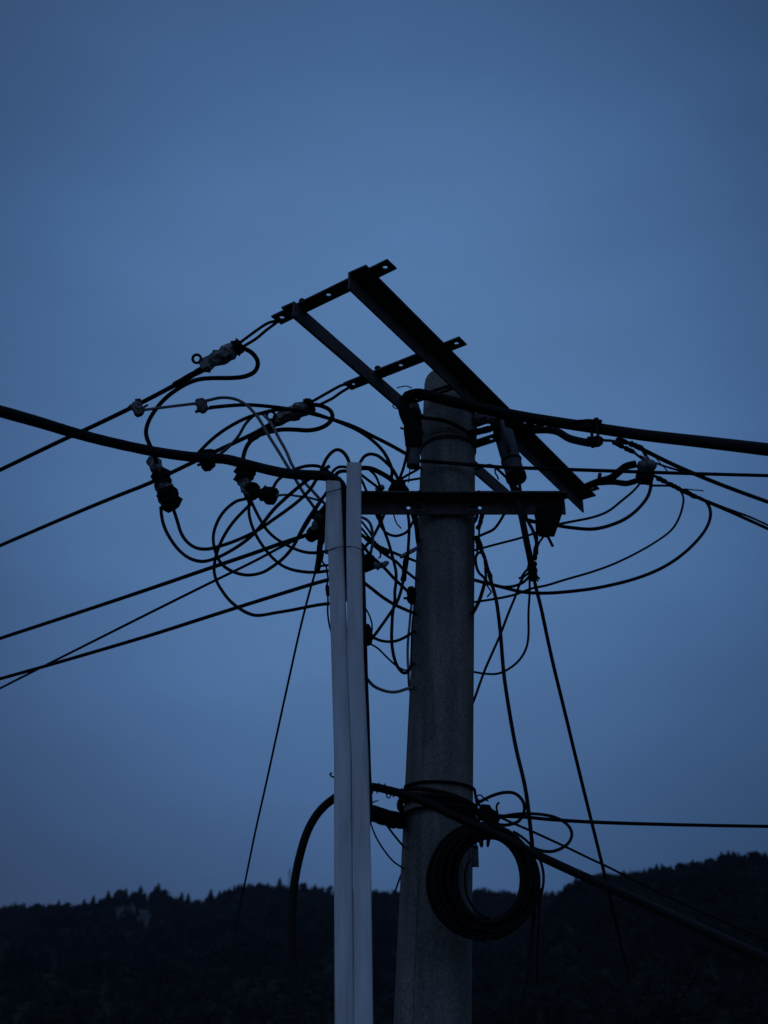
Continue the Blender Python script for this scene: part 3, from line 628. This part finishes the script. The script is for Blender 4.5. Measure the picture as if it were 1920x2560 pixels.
grip('taped grip at the start of the upper right span', '1542,1098 1572,1108 1608,1123', [3.42, 3.5], 15, 81)
grip('second taped grip just under the upper right span', '1532,1104 1560,1119 1586,1131', [3.42, 3.5], 13, 85)
grip('taped grip at the start of the lower right span', '1642,1194 1668,1207 1702,1224 1745,1245', [3.55, 3.68], 13, 89)
R('thin wire between the lower grip and the insulator cluster', 5, [3.5, 3.5], '1584,1130 1596,1140 1612,1152 1626,1170')
R('black wire running from the upper grip down to the cluster', 8, [3.5, 3.5], '1606,1122 1613,1136 1618,1146 1628,1158 1640,1166', 'tape')
R('level stub from the insulator cluster to the lower grip', 5, [3.5, 3.55], '1628,1214 1640,1214 1655,1214 1670,1214')
R('black wire from the cluster into the lower grip', 6, [3.5, 3.56], '1630,1188 1642,1192 1655,1200 1668,1208')
R('hair-thin wire curve above the level span', 1.8, [3.5, 3.5], '1630,1140 1642,1147 1650,1158 1660,1168 1668,1178', name='thin_wire')
R('hair-thin wire whisker sticking out of the lower grip', 1.8, [3.6, 3.6], '1712,1222 1735,1225 1752,1226 1759,1228', name='thin_wire')
R('thick arched link from the crossarm end up to the insulator', 17, [3.72, 3.55, 3.5], '1455,1222 1483,1209 1510,1200 1530,1194 1548,1179 1565,1166 1590,1160', 'tape', name='link_cable')
R('thick lower link branching to the bottom of the insulator', 13, [3.7, 3.5], '1500,1207 1536,1205 1566,1209 1588,1203', 'tape', name='link_cable')
R('short bolt stub standing on the thick link', 8, [3.6, 3.6], '1498,1196 1500,1184', 'bolt', name='bolt_stub')
a = U(1612, 1165, 3.5)
root = thing('insulator', 'round grey insulator with a black bolted foot at the end of the thick link', 'insulator', a)
q0, q1 = U(1594, 1168, 3.5), U(1640, 1162, 3.5)
part(MB().tube([q0.lerp(q1, f) for f in (0, .12, .35, .45, .55, .85, 1)], [px(v, a) for v in (7, 15, 17, 12, 16, 14, 7)], 18), 'glazed_body', M['ceramic'], root, smooth=True, sharp=40)
part(lump(MB(), U(1590, 1192, 3.5), U(1632, 1196, 3.5), px(14, a), px(20, a), 92, .12, 8), 'foot', M['tape'], root)
part(lump(MB(), U(1610, 1142, 3.49), U(1616, 1154, 3.49), px(7, a), px(8, a), 93, .15, 5), 'cap', M['mastic'], root)
R('thin jumper from the insulator sweeping down left to the hanging connector', 5, [3.5, 3.4, 3.22], '1612,1184 1602,1205 1584,1227 1554,1252 1521,1278 1483,1293 1434,1303 1394,1311 1380,1314')
R('thick jumper from the insulator sweeping down left to the hanging connector', 7.5, [3.5, 3.4, 3.22], '1628,1206 1626,1222 1620,1240 1608,1258 1587,1280 1560,1299 1532,1311 1505,1319 1478,1323 1445,1321 1412,1317 1394,1314 1380,1312')
R('big thin loop hanging from the lower grip and swinging back to the pole', 4.5, [3.65, 3.6, 3.45, 3.3, 3.22], '1700,1226 1706,1236 1709,1249 1700,1289 1680,1324 1642,1353 1585,1386 1527,1413 1473,1432 1413,1449 1365,1464 1329,1471 1293,1485 1256,1494 1220,1500 1180,1506 1160,1508')
R('biggest black loop hanging from the lower right span and swinging back to the pole', 7, [3.7, 3.65, 3.5, 3.35, 3.22], '1745,1242 1764,1253 1775,1272 1775,1298 1758,1333 1715,1379 1657,1419 1585,1448 1512,1466 1473,1473 1401,1481 1353,1483 1305,1480 1256,1468 1208,1456 1180,1449 1160,1446')
R('thin straight wire from the pole up to the hanging connector', 4.5, [3.25, 3.22], '1170,1381 1186,1376 1232,1363 1305,1344 1348,1328 1362,1322')
R('elbowed black wire from the pole up to the lower crossarm', 6, [3.25, 3.2], '1180,1352 1190,1344 1214,1333 1232,1325 1244,1312 1256,1293 1263,1280')
wire('cable_pair', 'dark grey paired cables hanging from the right sleeve past the front of the lower crossarm', 15, [3.22, 3.09, 3.1, 3.2], '1280,1212 1290,1240 1298,1270 1305,1296 1316,1352 1326,1400 1330,1430 1334,1450', 'dark', 'cable')
R('second strand from the sleeve cap joining the paired cables', 7, [3.24, 3.1], '1297,1196 1299,1212 1301,1232 1304,1260 1309,1290', 'dark')
R('first black strand from the sleeve cap crossing to the pair', 6, [3.22, 3.12], '1276,1206 1286,1218 1296,1228 1302,1240')
wire('drop_cable', 'long straight cable falling steeply to the lower right over the hill', 7.4, [3.15, 3.35, 3.7, 4.0], '1330,1420 1338,1461 1353,1521 1368,1593 1387,1678 1406,1755 1446,1921 1486,2083 1508,2172 1525,2244 1540,2310', 'black', 'cable', far=((1556, 2378, 5.6), (1572, 2440, 9), (1584, 2490, 18)))
connector('knotted frayed joint where the right-hand drop wires meet', (1332, 1404), (1330, 1442), 26, 24, 3.14, 101)
connector('slim taped joint just above the knotted one', (1341, 1362), (1337, 1400), 12, 13, 3.14, 102)
for i, s in enumerate(('1322,1432 1312,1440 1306,1443 1297,1446', '1340,1436 1345,1444 1350,1447', '1336,1440 1342,1448 1345,1453', '1318,1424 1308,1436 1303,1446')):
    wire('frayed_strand', ('level frayed strand at the left of the knotted joint', 'short frayed strand at the right of the knotted joint', 'lower frayed strand at the right of the knotted joint', 'thick frayed strand drooping left of the knotted joint')[i], 5 if i in (0, 3) else 4, [3.13, 3.13], s, 'tape', 'wire', 'frayed strands')
R('black wire curving from under the crossarm into the slim joint', 7, [3.2, 3.14], '1312,1290 1318,1300 1333,1328 1340,1350 1342,1366')
R('black wire dropping straight beside the hanging connector', 4.5, [3.2, 3.14], '1341,1305 1342,1330 1343,1350 1341,1366')
R('cut black wire tail below the hanging connector, slanting right', 6, [3.2, 3.2], '1364,1330 1370,1342 1382,1366')
R('thin wire from the hanging connector down to the slim joint', 4.5, [3.2, 3.14], '1364,1332 1356,1345 1348,1356 1341,1374')
R('stubby black lead at the left of the hanging connector', 9, [3.2, 3.2], '1318,1300 1330,1303 1345,1306', 'tape')
R('black bow from the knotted joint back to the pole bundle', 6, [3.14, 3.18], '1326,1438 1319,1446 1305,1458 1281,1466 1256,1467 1232,1461 1210,1452')
R('narrow standing loop beside the pole', 6, [3.18, 3.18], '1218,1455 1208,1442 1196,1430 1189,1405 1190,1390 1198,1381 1207,1384 1210,1394')
R('twisted wire bundle along the right face of the pole', 9, [3.2, 3.16], '1189,1342 1194,1356 1202,1372 1212,1396 1217,1420 1225,1437 1229,1458', 'tape', wob=.22, name='wire_bundle')
R('second strand twisting beside the bundle', 5, [3.19, 3.16], '1196,1343 1205,1365 1206,1384 1216,1402 1213,1420 1215,1445 1214,1462')
R('dark knotted lead hanging from the crossarm at the pole edge', 10, [3.2, 3.2], '1207,1284 1203,1296 1200,1310 1194,1322', 'tape', wob=.2)
R('thin loose wire at the pole edge under the crossarm', 4, [3.2, 3.2], '1201,1312 1198,1325 1197,1345 1192,1365 1194,1385')
R('thick wire tail bending down left behind the pole', 8, [3.16, 3.24], '1214,1450 1210,1463 1206,1478 1198,1502 1186,1526 1172,1545')
R('zigzag wire end below the standing loop', 3, [3.14, 3.14], '1216,1458 1219,1466 1228,1480 1226,1483 1218,1492', 'tape', name='thin_wire')
wire('drop_wire', 'black drop wire falling from the pole bundle behind the coil and out at the bottom', 8.6, [3.15, 3.1, 3.05, 3.12, 2.85], '1222,1436 1230,1462 1240,1497 1247,1545 1252,1593 1259,1680 1268,1745 1290,1872 1313,1967 1325,2060 1331,2118 1335,2200 1334,2290 1326,2375 1317,2440 1304,2510 1291,2570', 'black', 'wire', e1=4)
wire('drop_wire', 'second black drop wire crossing the first near the bottom edge', 7, [3.1, 3.12, 2.85], '1338,2280 1330,2340 1322,2400 1316,2440 1308,2490 1303,2570', 'black', 'wire', e1=4)
wire('drop_wire', 'thin wire hanging below the right rim of the coil', 4, [3.1, 3.1], '1350,2220 1349,2260 1346,2311 1344,2380 1342,2466', 'black', 'wire')
R('thin wire crossing down left from the frayed joint behind the pole', 5, [3.14, 3.3], '1312,1436 1300,1458 1288,1492 1271,1533 1252,1584 1230,1634 1210,1680 1186,1748 1168,1790')
R('thin wire hanging straight from the knot and hooking back to the pole', 4.5, [3.14, 3.2, 3.3], '1324,1444 1324,1485 1321,1533 1321,1593 1314,1625 1295,1654 1264,1677 1240,1685 1210,1684 1186,1680 1165,1676')
# ------------------------------------------------------------------ coil, wraps and loops low on the pole
rnd = random.Random(7)
cc = U(1212, 2203, 3.08); mb = MB(); P = []
N = 52
for i in range(N):
    t = ((i * 0.618034) % 1.0); t = t ** .85
    cx = 1208 + 15 * (1 - t) + rnd.uniform(-5, 5); cy = 2204 - 5 * (1 - t) + rnd.uniform(-5, 5)
    rx = 83 + 54 * t + rnd.uniform(-3, 3); ry = 107 + 36 * t + rnd.uniform(-3, 3); yo = rnd.uniform(-.028, .028)
    tl = rnd.uniform(-.02, .02); ph = rnd.uniform(0, 6.3)
    for k in range(36):
        a = ph * 0 + 2 * math.pi * k / 36 + math.pi / 2
        P.append(U(cx + rx * math.cos(a), cy + ry * math.sin(a), 3.06 + yo * (1 + .3 * math.sin(a * 2 + ph)) + tl * math.cos(a)))
mb.tube(P, px(4.2, cc), 7)
coil = thing('cable_coil', 'fat hanging coil of black cable tied to the front of the pole', 'cable coil', cc)
part(mb, 'turns', M['black'], coil, smooth=True)
for cx_, cy_, rx_, ry_, a0_, a1_, y_ in ((1214, 2204, 135, 134, -50, 62, 3.02), (1232, 2200, 70, 96, 95, 215, 3.03)):
    P = [U(cx_ + rx_ * math.cos(math.radians(a)), cy_ + ry_ * math.sin(math.radians(a)), y_) for a in range(a0_, a1_, 6)]
    part(MB().tube(P, px(3.0, cc), 7), 'loose_turn', M['black'], coil, smooth=True)
P = [U(1214 + 145 * math.cos(a), 2196 + 133 * math.sin(a), 3.10) for a in [math.radians(-62 + 5 * k) for k in range(22)]]
part(MB().tube(P, px(3.6, cc), 7), 'loose_turn', M['black'], coil, smooth=True)
P = [U(1222 + 84 * math.cos(a), 2190 + 118 * math.sin(a), 3.02) for a in [math.radians(60 + 7 * k) for k in range(18)]]
part(MB().tube(P, px(2.8, cc), 7), 'loose_turn', M['black'], coil, smooth=True)
m = MB()
for an in (250, 262, 274):
    a = math.radians(an); q = U(1215 + 110 * math.cos(a), 2203 + 122 * math.sin(a), 3.06)
    d = (U(1215 + 140 * math.cos(a), 2203 + 150 * math.sin(a), 3.06) - q).normalized(); r = px(33, q)
    m.tube([q + d * (r * math.cos(k * math.pi / 8)) + YV * (.042 * math.sin(k * math.pi / 8)) for k in range(17)], px(3, q), 6)
part(m, 'tie', M['tape'], coil, smooth=True)
P = []; hs = [.772, .758, .748, .742, .735, .728]; rnd = random.Random(3)
for i, h in enumerate(hs):
    P += ring_pts(h - .006, (rnd.uniform(-.036, .008), rnd.uniform(-.012, .012)), .005 + .0035 * (i % 3), 30, math.pi / 2, math.pi / 2 + 2 * math.pi)[:-1]
centred(MB().tube(P, .0058, 7), 'wire_wrap', M['black'], 'several turns of black wire wound round the pole just above the coil', 'wire wrap', smooth=True)
P = ring_pts(.795, (-.004, .0), .006, 36, math.radians(200), math.radians(345))
centred(MB().tube([P[0] + Vector((-.004, .02, -.02))] + P + [P[-1] + Vector((.006, .0, -.045))], .0045, 7), 'wire_wrap', M['black'], 'single loose black turn arching highest over the wire wound on the pole', 'wire wrap', smooth=True)
JC = 'loose loops above the coil'
def Q(label, w, Ys, s, m='black', **k): return J(label, w, Ys, s, m, JC, **k)
Q('small round loop sticking out left of the pole above the coil', 6, [3.16, 3.12, 3.16], '1022,1988 1010,1990 1000,1998 995,2012 998,2024 1006,2031 1020,2034')
Q('rounded loop standing up right of the pole above the coil', 7, [3.1, 3.08, 3.06], '1190,2010 1226,1991 1261,1981 1289,1984 1308,2004 1311,2027 1299,2051 1280,2060 1255,2063 1230,2056')
Q('long flat loop reaching furthest right above the lower cable', 6.5, [3.06, 3.05, 3.0], '1235,2050 1251,2042 1285,2036 1320,2034 1361,2037 1393,2045 1421,2064 1430,2086 1421,2108 1399,2123 1377,2129 1350,2126 1330,2118')
Q('tiny curl of wire at the pole edge', 2.5, [3.1, 3.1], '1190,2000 1192,1991 1201,1987 1211,1997 1221,2003', 'tape', name='thin_wire')
Q('upturned cut wire end above the coil', 4, [3.05, 3.05], '1238,2040 1244,2034 1241,2020 1243,2011 1248,2006', 'tape', name='thin_wire')
Q('thin wire hanging from the bracket in a long curve to the pole', 3, [3.05, 3.25], '924,2050 928,2062 940,2093 964,2131 985,2155 1004,2168 1018,2174')
Q('straight thin wire from the bracket to the pole', 4, [3.1, 3.25], '960,2052 969,2066 987,2090 1006,2113 1018,2126')
Q('thin wire emerging low from behind the pole toward the hill', 4, [3.3, 5], '1016,2160 1003,2187 987,2230')
Q('loose tie wire tail standing up from the bracket', 2, [3.0, 3.0], '922,2016 930,2008 938,2003 946,2002', 'tape', name='thin_wire')
P = path3(parse('918,2034 945,2037 968,2045 990,2051 1006,2052'), [3.0, 3.1, 3.30]); root = thing('pipe_bracket', 'black wrapped bracket holding the white pipes to the pole above the coil', 'bracket', P[0])
for i, (p, q) in enumerate(zip(P, P[1:])): part(lump(MB(), p.lerp(q, -.08), q.lerp(p, -.08), px(20, p), px(20, q), 110 + i, .08, 7, 10), 'tape_wrap', M['tape'], root)
# curly tie wire round the cable near the white pipes
P = path3(parse('926,1968 950,1971 980,1978 1010,1986'), [2.99, 3.0]); P = spline(P, 14); S = []
for i, p in enumerate(P):
    a = i * .95; S.append(p + (Z * math.cos(a) + YV * math.sin(a)) * px(12 + 3 * math.sin(i * .7), p))
centred(MB().tube(S, px(1.2, P[0]), 6), 'tie_wire', M['tape'], 'thin wire spiralled round the cable between the right pipe and the pole', 'wire', smooth=True)
Q('little loop of tie wire hanging under the cable left of the pole', 2.2, [2.98, 2.98], '966,1985 968,1993 973,1995 977,1988 985,1983', 'tape', name='thin_wire')
# ------------------------------------------------------------------ ground and hills
gm = mat('dark_grass', (.045, .05, .035), .95, .1, var=.4, scale=.6)
hm = mat('forest_floor', (.022, .028, .018), .95, .05, var=.4, scale=.05)
me = bpy.data.meshes.new('ground'); S = 1550
me.from_pydata([(-S, -S, 0), (S, -S, 0), (S, S, 0), (-S, S, 0)], [], [(0, 1, 2, 3)]); me.materials.append(gm)
gr = bpy.data.objects.new('ground', me); C.objects.link(gr); gr['kind'] = 'structure'
def azel(x, y):
    d = ray(x, y); return math.atan2(d.x, d.y), math.atan2(d.z, math.hypot(d.x, d.y))
ridgeA = parse('-300,2310 -150,2290 0,2272 60,2262 120,2258 200,2254 240,2244 280,2230 310,2222 350,2222 400,2224 430,2232 470,2242 520,2238 560,2228 590,2212 640,2209 700,2205 760,2208 800,2216 850,2222 930,2229 1000,2233 1060,2234 1180,2244 1250,2242 1340,2243 1420,2243 1600,2250 1900,2270')
ridgeB = parse('1330,2330 1380,2262 1400,2236 1420,2216 1445,2204 1480,2192 1520,2180 1560,2174 1600,2169 1660,2163 1700,2156 1740,2150 1770,2145 1800,2137 1830,2131 1860,2131 1890,2127 1920,2127 2000,2110 2150,2085 2400,2070')
def prof(r):
    q = sorted(azel(x, y) for x, y in r); return np.array([a for a, e in q]), np.array([math.tan(e) for a, e in q])
azA, teA = prof(ridgeA); azB, teB = prof(ridgeB)
DA, DB, TH = 900.0, 560.0, 7.5
def hA(az, r):
    te = np.interp(az, azA, teA)
    top = te * (DA + 25 * np.sin(az * 9)) + CAM.z - TH * .75
    g = np.clip((r / DA - .28) / .72, 0, 1); back = np.clip((r - DA) / 500, 0, 1)
    n_ = 5 * np.sin(az * 41 + r * .013) * np.sin(r * .021 + az * 17) + 3 * np.sin(az * 83 + 1) * np.sin(r * .05)
    return top * (g ** 1.08) * (1 - back ** 1.2) + n_ * g * (1 - g) * 2.5
def hB(az, r):
    te = np.interp(az, azB, teB, left=0)
    te = np.where(az < azB[0], 0, te)
    top = te * DB + CAM.z - TH * .75
    g = np.clip((r / DB - .30) / .70, 0, 1); back = np.clip((r - DB) / 260, 0, 1)
    n_ = 4 * np.sin(az * 37 + r * .02) * np.sin(r * .03)
    return top * (g ** 1.1) * (1 - back) + n_ * g * (1 - g) * 2.5 - 2 * (te <= 0)
CLR = azel(330, 2292)
def clear_amount(az, r):
    te = (hA(az, r) - CAM.z) / r; dx = (az - CLR[0]) / .021; dy = (te - math.tan(CLR[1])) / .013
    dx2 = (az - CLR[0] + .018) / .014; dy2 = (te - math.tan(CLR[1]) + .022) / .006
    return np.clip(1.4 - dx * dx - dy * dy, 0, 1) + .45 * np.clip(1.2 - dx2 * dx2 - dy2 * dy2, 0, 1)
def hill(name, fn, a0, a1, r0, r1, na, nr, clear=False):
    A = np.linspace(a0, a1, na); Rr = np.linspace(r0, r1, nr); AA, RR = np.meshgrid(A, Rr)
    HH = fn(AA, RR)
    co = np.stack([RR * np.sin(AA), RR * np.cos(AA), HH - .3], -1).reshape(-1, 3)
    i = np.arange(nr - 1)[:, None] * na + np.arange(na - 1)[None, :]
    fc = np.stack([i, i + 1, i + na + 1, i + na], -1).reshape(-1, 4)
    me = bpy.data.meshes.new(name); me.vertices.add(len(co)); me.vertices.foreach_set('co', co.ravel())
    me.loops.add(len(fc) * 4); me.loops.foreach_set('vertex_index', fc.ravel().astype(np.int32))
    me.polygons.add(len(fc)); me.polygons.foreach_set('loop_start', np.arange(0, len(fc) * 4, 4, dtype=np.int32))
    me.update(); me.validate()
    me.polygons.foreach_set('use_smooth', [True] * len(me.polygons))
    m = hm
    if clear:
        at = me.attributes.new('bare', 'FLOAT', 'POINT'); at.data.foreach_set('value', np.clip(clear_amount(AA, RR), 0, 1).ravel().astype(np.float32))
        m = hm.copy(); m.name = 'forest_floor_with_bare_slope'; t = m.node_tree; b = t.nodes['Principled BSDF']
        s = b.inputs['Base Color'].links[0].from_socket; an = t.nodes.new('ShaderNodeAttribute'); an.attribute_name = 'bare'
        x = t.nodes.new('ShaderNodeMix'); x.data_type = 'RGBA'; t.links.new(an.outputs['Fac'], x.inputs[0]); t.links.new(s, x.inputs[6]); x.inputs[7].default_value = (.062, .058, .052, 1)
        t.links.new(x.outputs[2], b.inputs['Base Color'])
    me.materials.append(m)
    o = bpy.data.objects.new(name, me); C.objects.link(o); o['kind'] = 'structure'; return o
hill('hills', hA, math.radians(-50), math.radians(50), 240, 1380, 300, 130, True)
hill('hills', hB, float(azB[0]), math.radians(48), 165, 815, 150, 80)
# ---- trees: two crown shapes made of many small ragged faces
leaf = mat('dark_evergreen_foliage', (.025, .029, .028), .95, .03, col2=(.009, .011, .011), scale=.028, detail=3)
bark = mat('dark_bark', (.045, .036, .03), .95, .1)
def crown_mesh(kind, seed):
    """unit-height crown: ragged whorls (0) or clumpy broad head (1)"""
    r = random.Random(seed); v = []; f = []
    def tri(p, s, up):
        a = r.uniform(0, 6.28); d1 = Vector((math.cos(a), math.sin(a), r.uniform(-.5, .2))) * s; d2 = Vector((math.cos(a + 1.9), math.sin(a + 1.9), r.uniform(-.4, .5))) * s
        o = len(v); v.extend([tuple(p + Z * up), tuple(p + d1), tuple(p + d2)]); f.append((o, o + 1, o + 2))
    if kind == 0:
        for L_ in range(9):
            z_ = .12 + L_ * .098; R_ = .27 * (1 - z_) ** .85 + .012
            for k in range(7):
                a = r.uniform(0, 6.28); R2 = R_ * r.uniform(.6, 1.25)
                p = Vector((math.cos(a) * R2, math.sin(a) * R2, z_ - R2 * .25)); c = Vector((0, 0, z_ + .10))
                sd_ = Vector((-math.sin(a), math.cos(a), 0)) * R_ * r.uniform(.45, .75)
                o = len(v); v.extend([tuple(c), tuple(p + sd_), tuple(p - sd_), tuple(c - Z * .15)]); f.extend([(o, o + 1, o + 2), (o + 3, o + 2, o + 1)])
    else:
        for q in range(9):
            a = r.uniform(0, 6.28); rad = r.uniform(0, .24); c = Vector((math.cos(a) * rad, math.sin(a) * rad, r.uniform(.36, .84) - rad * .5)); s = r.uniform(.11, .19)
            for k in range(9):
                d = Vector((r.gauss(0, 1), r.gauss(0, 1), r.gauss(0, 1))).normalized(); tri(c + d * s * r.uniform(.6, 1), s * .8, s * .45)
    return np.array(v, dtype=np.float32), np.array(f, dtype=np.int32)
protos = [crown_mesh(k % 2, 50 + k) for k in range(8)]
def forest(name, fn, D, a0, a1, r0, n_, label, seed, clear=False, occl=None, hmin=6.0, hmax=9.5):
    rg = np.random.default_rng(seed)
    az = rg.uniform(a0, a1, n_); r = np.sqrt(rg.uniform(r0 ** 2, (D * 1.03) ** 2, n_))
    k = 900 if D > 700 else 650                        # close rank along the ridge
    az = np.concatenate([az, np.linspace(a0, a1, k) + rg.normal(0, .0008, k)]); r = np.concatenate([r, rg.uniform(D * .985, D * 1.0, k)])
    if clear:
        keep = clear_amount(az, r) < rg.uniform(.1, 1.4, len(az)); az, r = az[keep], r[keep]
    z_ = fn(az, r); keep = z_ > 1; az, r, z_ = az[keep], r[keep], z_[keep]
    VS, FS = [], []; off = 0
    for i in range(len(az)):
        pv, pf = protos[rg.integers(0, 8)]; h = rg.uniform(hmin, hmax) * (1 if rg.random() < .93 else 1.2); a = rg.uniform(0, 6.28); ca, sa = math.cos(a), math.sin(a); h *= .86 + .42 * (.5 + .5 * math.sin(az[i] * 63 + r[i] * .017)) * (.5 + .5 * math.sin(az[i] * 29 - r[i] * .031 + 2)) ; w = h * rg.uniform(.85, 1.35)
        q = np.empty_like(pv); q[:, 0] = (pv[:, 0] * ca - pv[:, 1] * sa) * w + r[i] * math.sin(az[i]); q[:, 1] = (pv[:, 0] * sa + pv[:, 1] * ca) * w + r[i] * math.cos(az[i]); q[:, 2] = pv[:, 2] * h + z_[i] - .3
        VS.append(q); FS.append(pf + off); off += len(pv)
    co = np.concatenate(VS); fc = np.concatenate(FS)
    me = bpy.data.meshes.new(name); me.vertices.add(len(co)); me.vertices.foreach_set('co', co.ravel())
    me.loops.add(len(fc) * 3); me.loops.foreach_set('vertex_index', fc.ravel().astype(np.int32))
    me.polygons.add(len(fc)); me.polygons.foreach_set('loop_start', np.arange(0, len(fc) * 3, 3, dtype=np.int32))
    me.update(); me.materials.append(leaf)
    o = bpy.data.objects.new(name, me); C.objects.link(o); o['kind'] = 'stuff'; tag(o, label, 'forest'); return o
forest('forest', hA, DA, math.radians(-40), math.radians(38), 330, 10800, 'dark far wood covering the long left and middle hill', 1, True)
forest('forest', hB, DB, float(azB[0]), math.radians(42), 230, 5200, 'dark nearer wood covering the hill rising at the right', 2, False, hmin=4.5, hmax=7.0)
# single trees that stand out against the sky
def make_tree(kind, seed):
    root = bpy.data.objects.new('conifer_tree' if kind == 0 else 'broad_tree', None); C.objects.link(root)
    m_ = MB().tube([Vector((0, 0, -.1)), Vector((0, 0, .3)), Vector((.005, 0, .6)), Vector((0, 0, .95))], [.022, .018, .012, .003], 7); m_.build('trunk', bark, root)
    m2_ = MB(); 
    for q in range(3):
        pv, pf = crown_mesh(kind, seed + q * 9); m2_.add([tuple(p) for p in pv], [tuple(t) for t in pf])
    m2_.build('crown', leaf, root); return root
proto = {}
trees = [  # photo x, y of the tip, height in m, hill, kind, what sets it apart
    (37, 2262, 9, 'A', 0, 'low conifer nearest the left edge on the ridge'), (93, 2253, 9, 'A', 1, 'flat-topped tree near the left end of the ridge'),
    (148, 2249, 11, 'A', 0, 'pointed conifer right of the flat-topped one'), (170, 2250, 9, 'A', 1, 'round treetop beside the pointed conifer'),
    (212, 2245, 10, 'A', 0, 'conifer where the left ridge starts to climb'), (235, 2237, 10, 'A', 0, 'pointed conifer halfway up the climbing ridge'),
    (272, 2225, 11, 'A', 0, 'tall conifer on the climbing ridge'), (303, 2217, 11, 'A', 1, 'bushy tree at the left end of the hilltop'),
    (316, 2219, 9, 'A', 0, 'small spike of a conifer next to the bushy hilltop tree'), (352, 2213, 12, 'A', 0, 'slim conifer above the bare patch'),
    (397, 2207, 15, 'A', 0, 'tallest dark conifer on the left hilltop'), (389, 2214, 12, 'A', 0, 'shorter conifer leaning on the tallest one'),
    (412, 2217, 11, 'A', 1, 'lone round treetop right of the tallest conifer'), (455, 2229, 12, 'A', 0, 'left conifer of the pair in the ridge dip'),
    (471, 2232, 11, 'A', 0, 'right conifer of the pair in the ridge dip'), (528, 2222, 12, 'A', 0, 'single pointed conifer left of the thin drop wire'),
    (550, 2225, 10, 'A', 0, 'small conifer just left of the thin drop wire'), (561, 2223, 10, 'A', 0, 'small conifer closest to the thin drop wire'),
    (651, 2202, 10, 'A', 1, 'round treetop right of the thin drop wire'), (700, 2193, 13, 'A', 0, 'pointed conifer left of the far mast'),
    (757, 2201, 11, 'A', 1, 'broad treetop just right of the arching black cable'), (788, 2209, 11, 'A', 0, 'conifer between the arching cable and the pipes'),
    (1428, 2201, 9, 'B', 1, 'bushy tree at the left tip of the right hill'), (1641, 2158, 7.5, 'B', 0, 'left conifer of the close pair on the right hill'),
    (1654, 2158, 7.5, 'B', 0, 'right conifer of the close pair on the right hill'), (1699, 2150, 8.5, 'B', 1, 'broad treetop in the middle of the right hill'),
    (1731, 2147, 8, 'B', 0, 'conifer between two broad treetops on the right hill'), (1771, 2139, 9, 'B', 1, 'largest broad treetop on the right hill'),
    (1803, 2128, 9.5, 'B', 0, 'left one of three conifers near the right edge'), (1820, 2125, 9.5, 'B', 0, 'middle one of three conifers near the right edge'),
    (1834, 2127, 9, 'B', 0, 'right one of three conifers near the right edge'), (1882, 2121, 9, 'B', 1, 'broad treetop closest to the right edge')]
for i, (x, y, h, hl, kd, lb) in enumerate(trees):
    D_, fn = (DA * .985, hA) if hl == 'A' else (DB * .985, hB)
    az, el_ = azel(x, y); top = math.tan(el_) * D_ + CAM.z; base = float(fn(np.array([az]), np.array([D_]))[0]) - .3
    hh = max(top - base, h * .6)
    if kd not in proto: proto[kd] = root = make_tree(kd, 200 + kd); 
    else:
        root = proto[kd].copy(); C.objects.link(root)
        for ch in proto[kd].children: c_ = ch.copy(); C.objects.link(c_); c_.parent = root
    root.location = (D_ * math.sin(az), D_ * math.cos(az), base); root.scale = (hh * 1.3 if kd == 0 else hh, hh * 1.3 if kd == 0 else hh, hh); root.rotation_euler.z = i * 1.7
    tag(root, lb, 'tree', 'trees standing out on the ridge')
hz = MB(); hz.box(Vector((0, 0, 149)), (X, YV, Z), (1600, 1600, 150))
hm_ = bpy.data.materials.new('thin_evening_haze'); hm_.use_nodes = True; t = hm_.node_tree; t.nodes.remove(t.nodes['Principled BSDF'])
pv_ = t.nodes.new('ShaderNodeVolumePrincipled'); pv_.inputs['Color'].default_value = (.75, .85, 1, 1); pv_.inputs['Density'].default_value = 6e-5; pv_.inputs['Anisotropy'].default_value = .2
t.links.new(pv_.outputs[0], t.nodes['Material Output'].inputs['Volume'])
ho = hz.build('haze', hm_); ho['kind'] = 'stuff'
# far mast
az, el_ = azel(725, 2171); D_ = DA * .99; top = math.tan(el_) * D_ + CAM.z; base = float(hA(np.array([az]), np.array([D_]))[0]) - .5
root = thing('radio_mast', 'faint thin lattice mast on the far ridge left of the pipes', 'mast', Vector((D_ * math.sin(az), D_ * math.cos(az), base)))
hh = top - base; m = MB(); cs = [(-1, -1), (1, -1), (1, 1), (-1, 1)]
def mp_(k, f): w = 1.1 * (1 - f) + .25; return Vector((root.location.x + cs[k % 4][0] * w, root.location.y + cs[k % 4][1] * w, base + hh * f))
for k in range(4): m.tube([mp_(k, 0), mp_(k, 1)], .13, 4)
for j in range(9):
    for k in range(4): m.tube([mp_(k, j / 9), mp_(k + 1, (j + 1) / 9)], .07, 4)
part(m, 'lattice', M['bolt'], root)
for f, w in ((.72, 2.0), (.86, 1.7)): part(MB().box(Vector((root.location.x, root.location.y, base + hh * f)), (X, YV, Z), (w, .12, .12)), 'crossarm', M['bolt'], root)
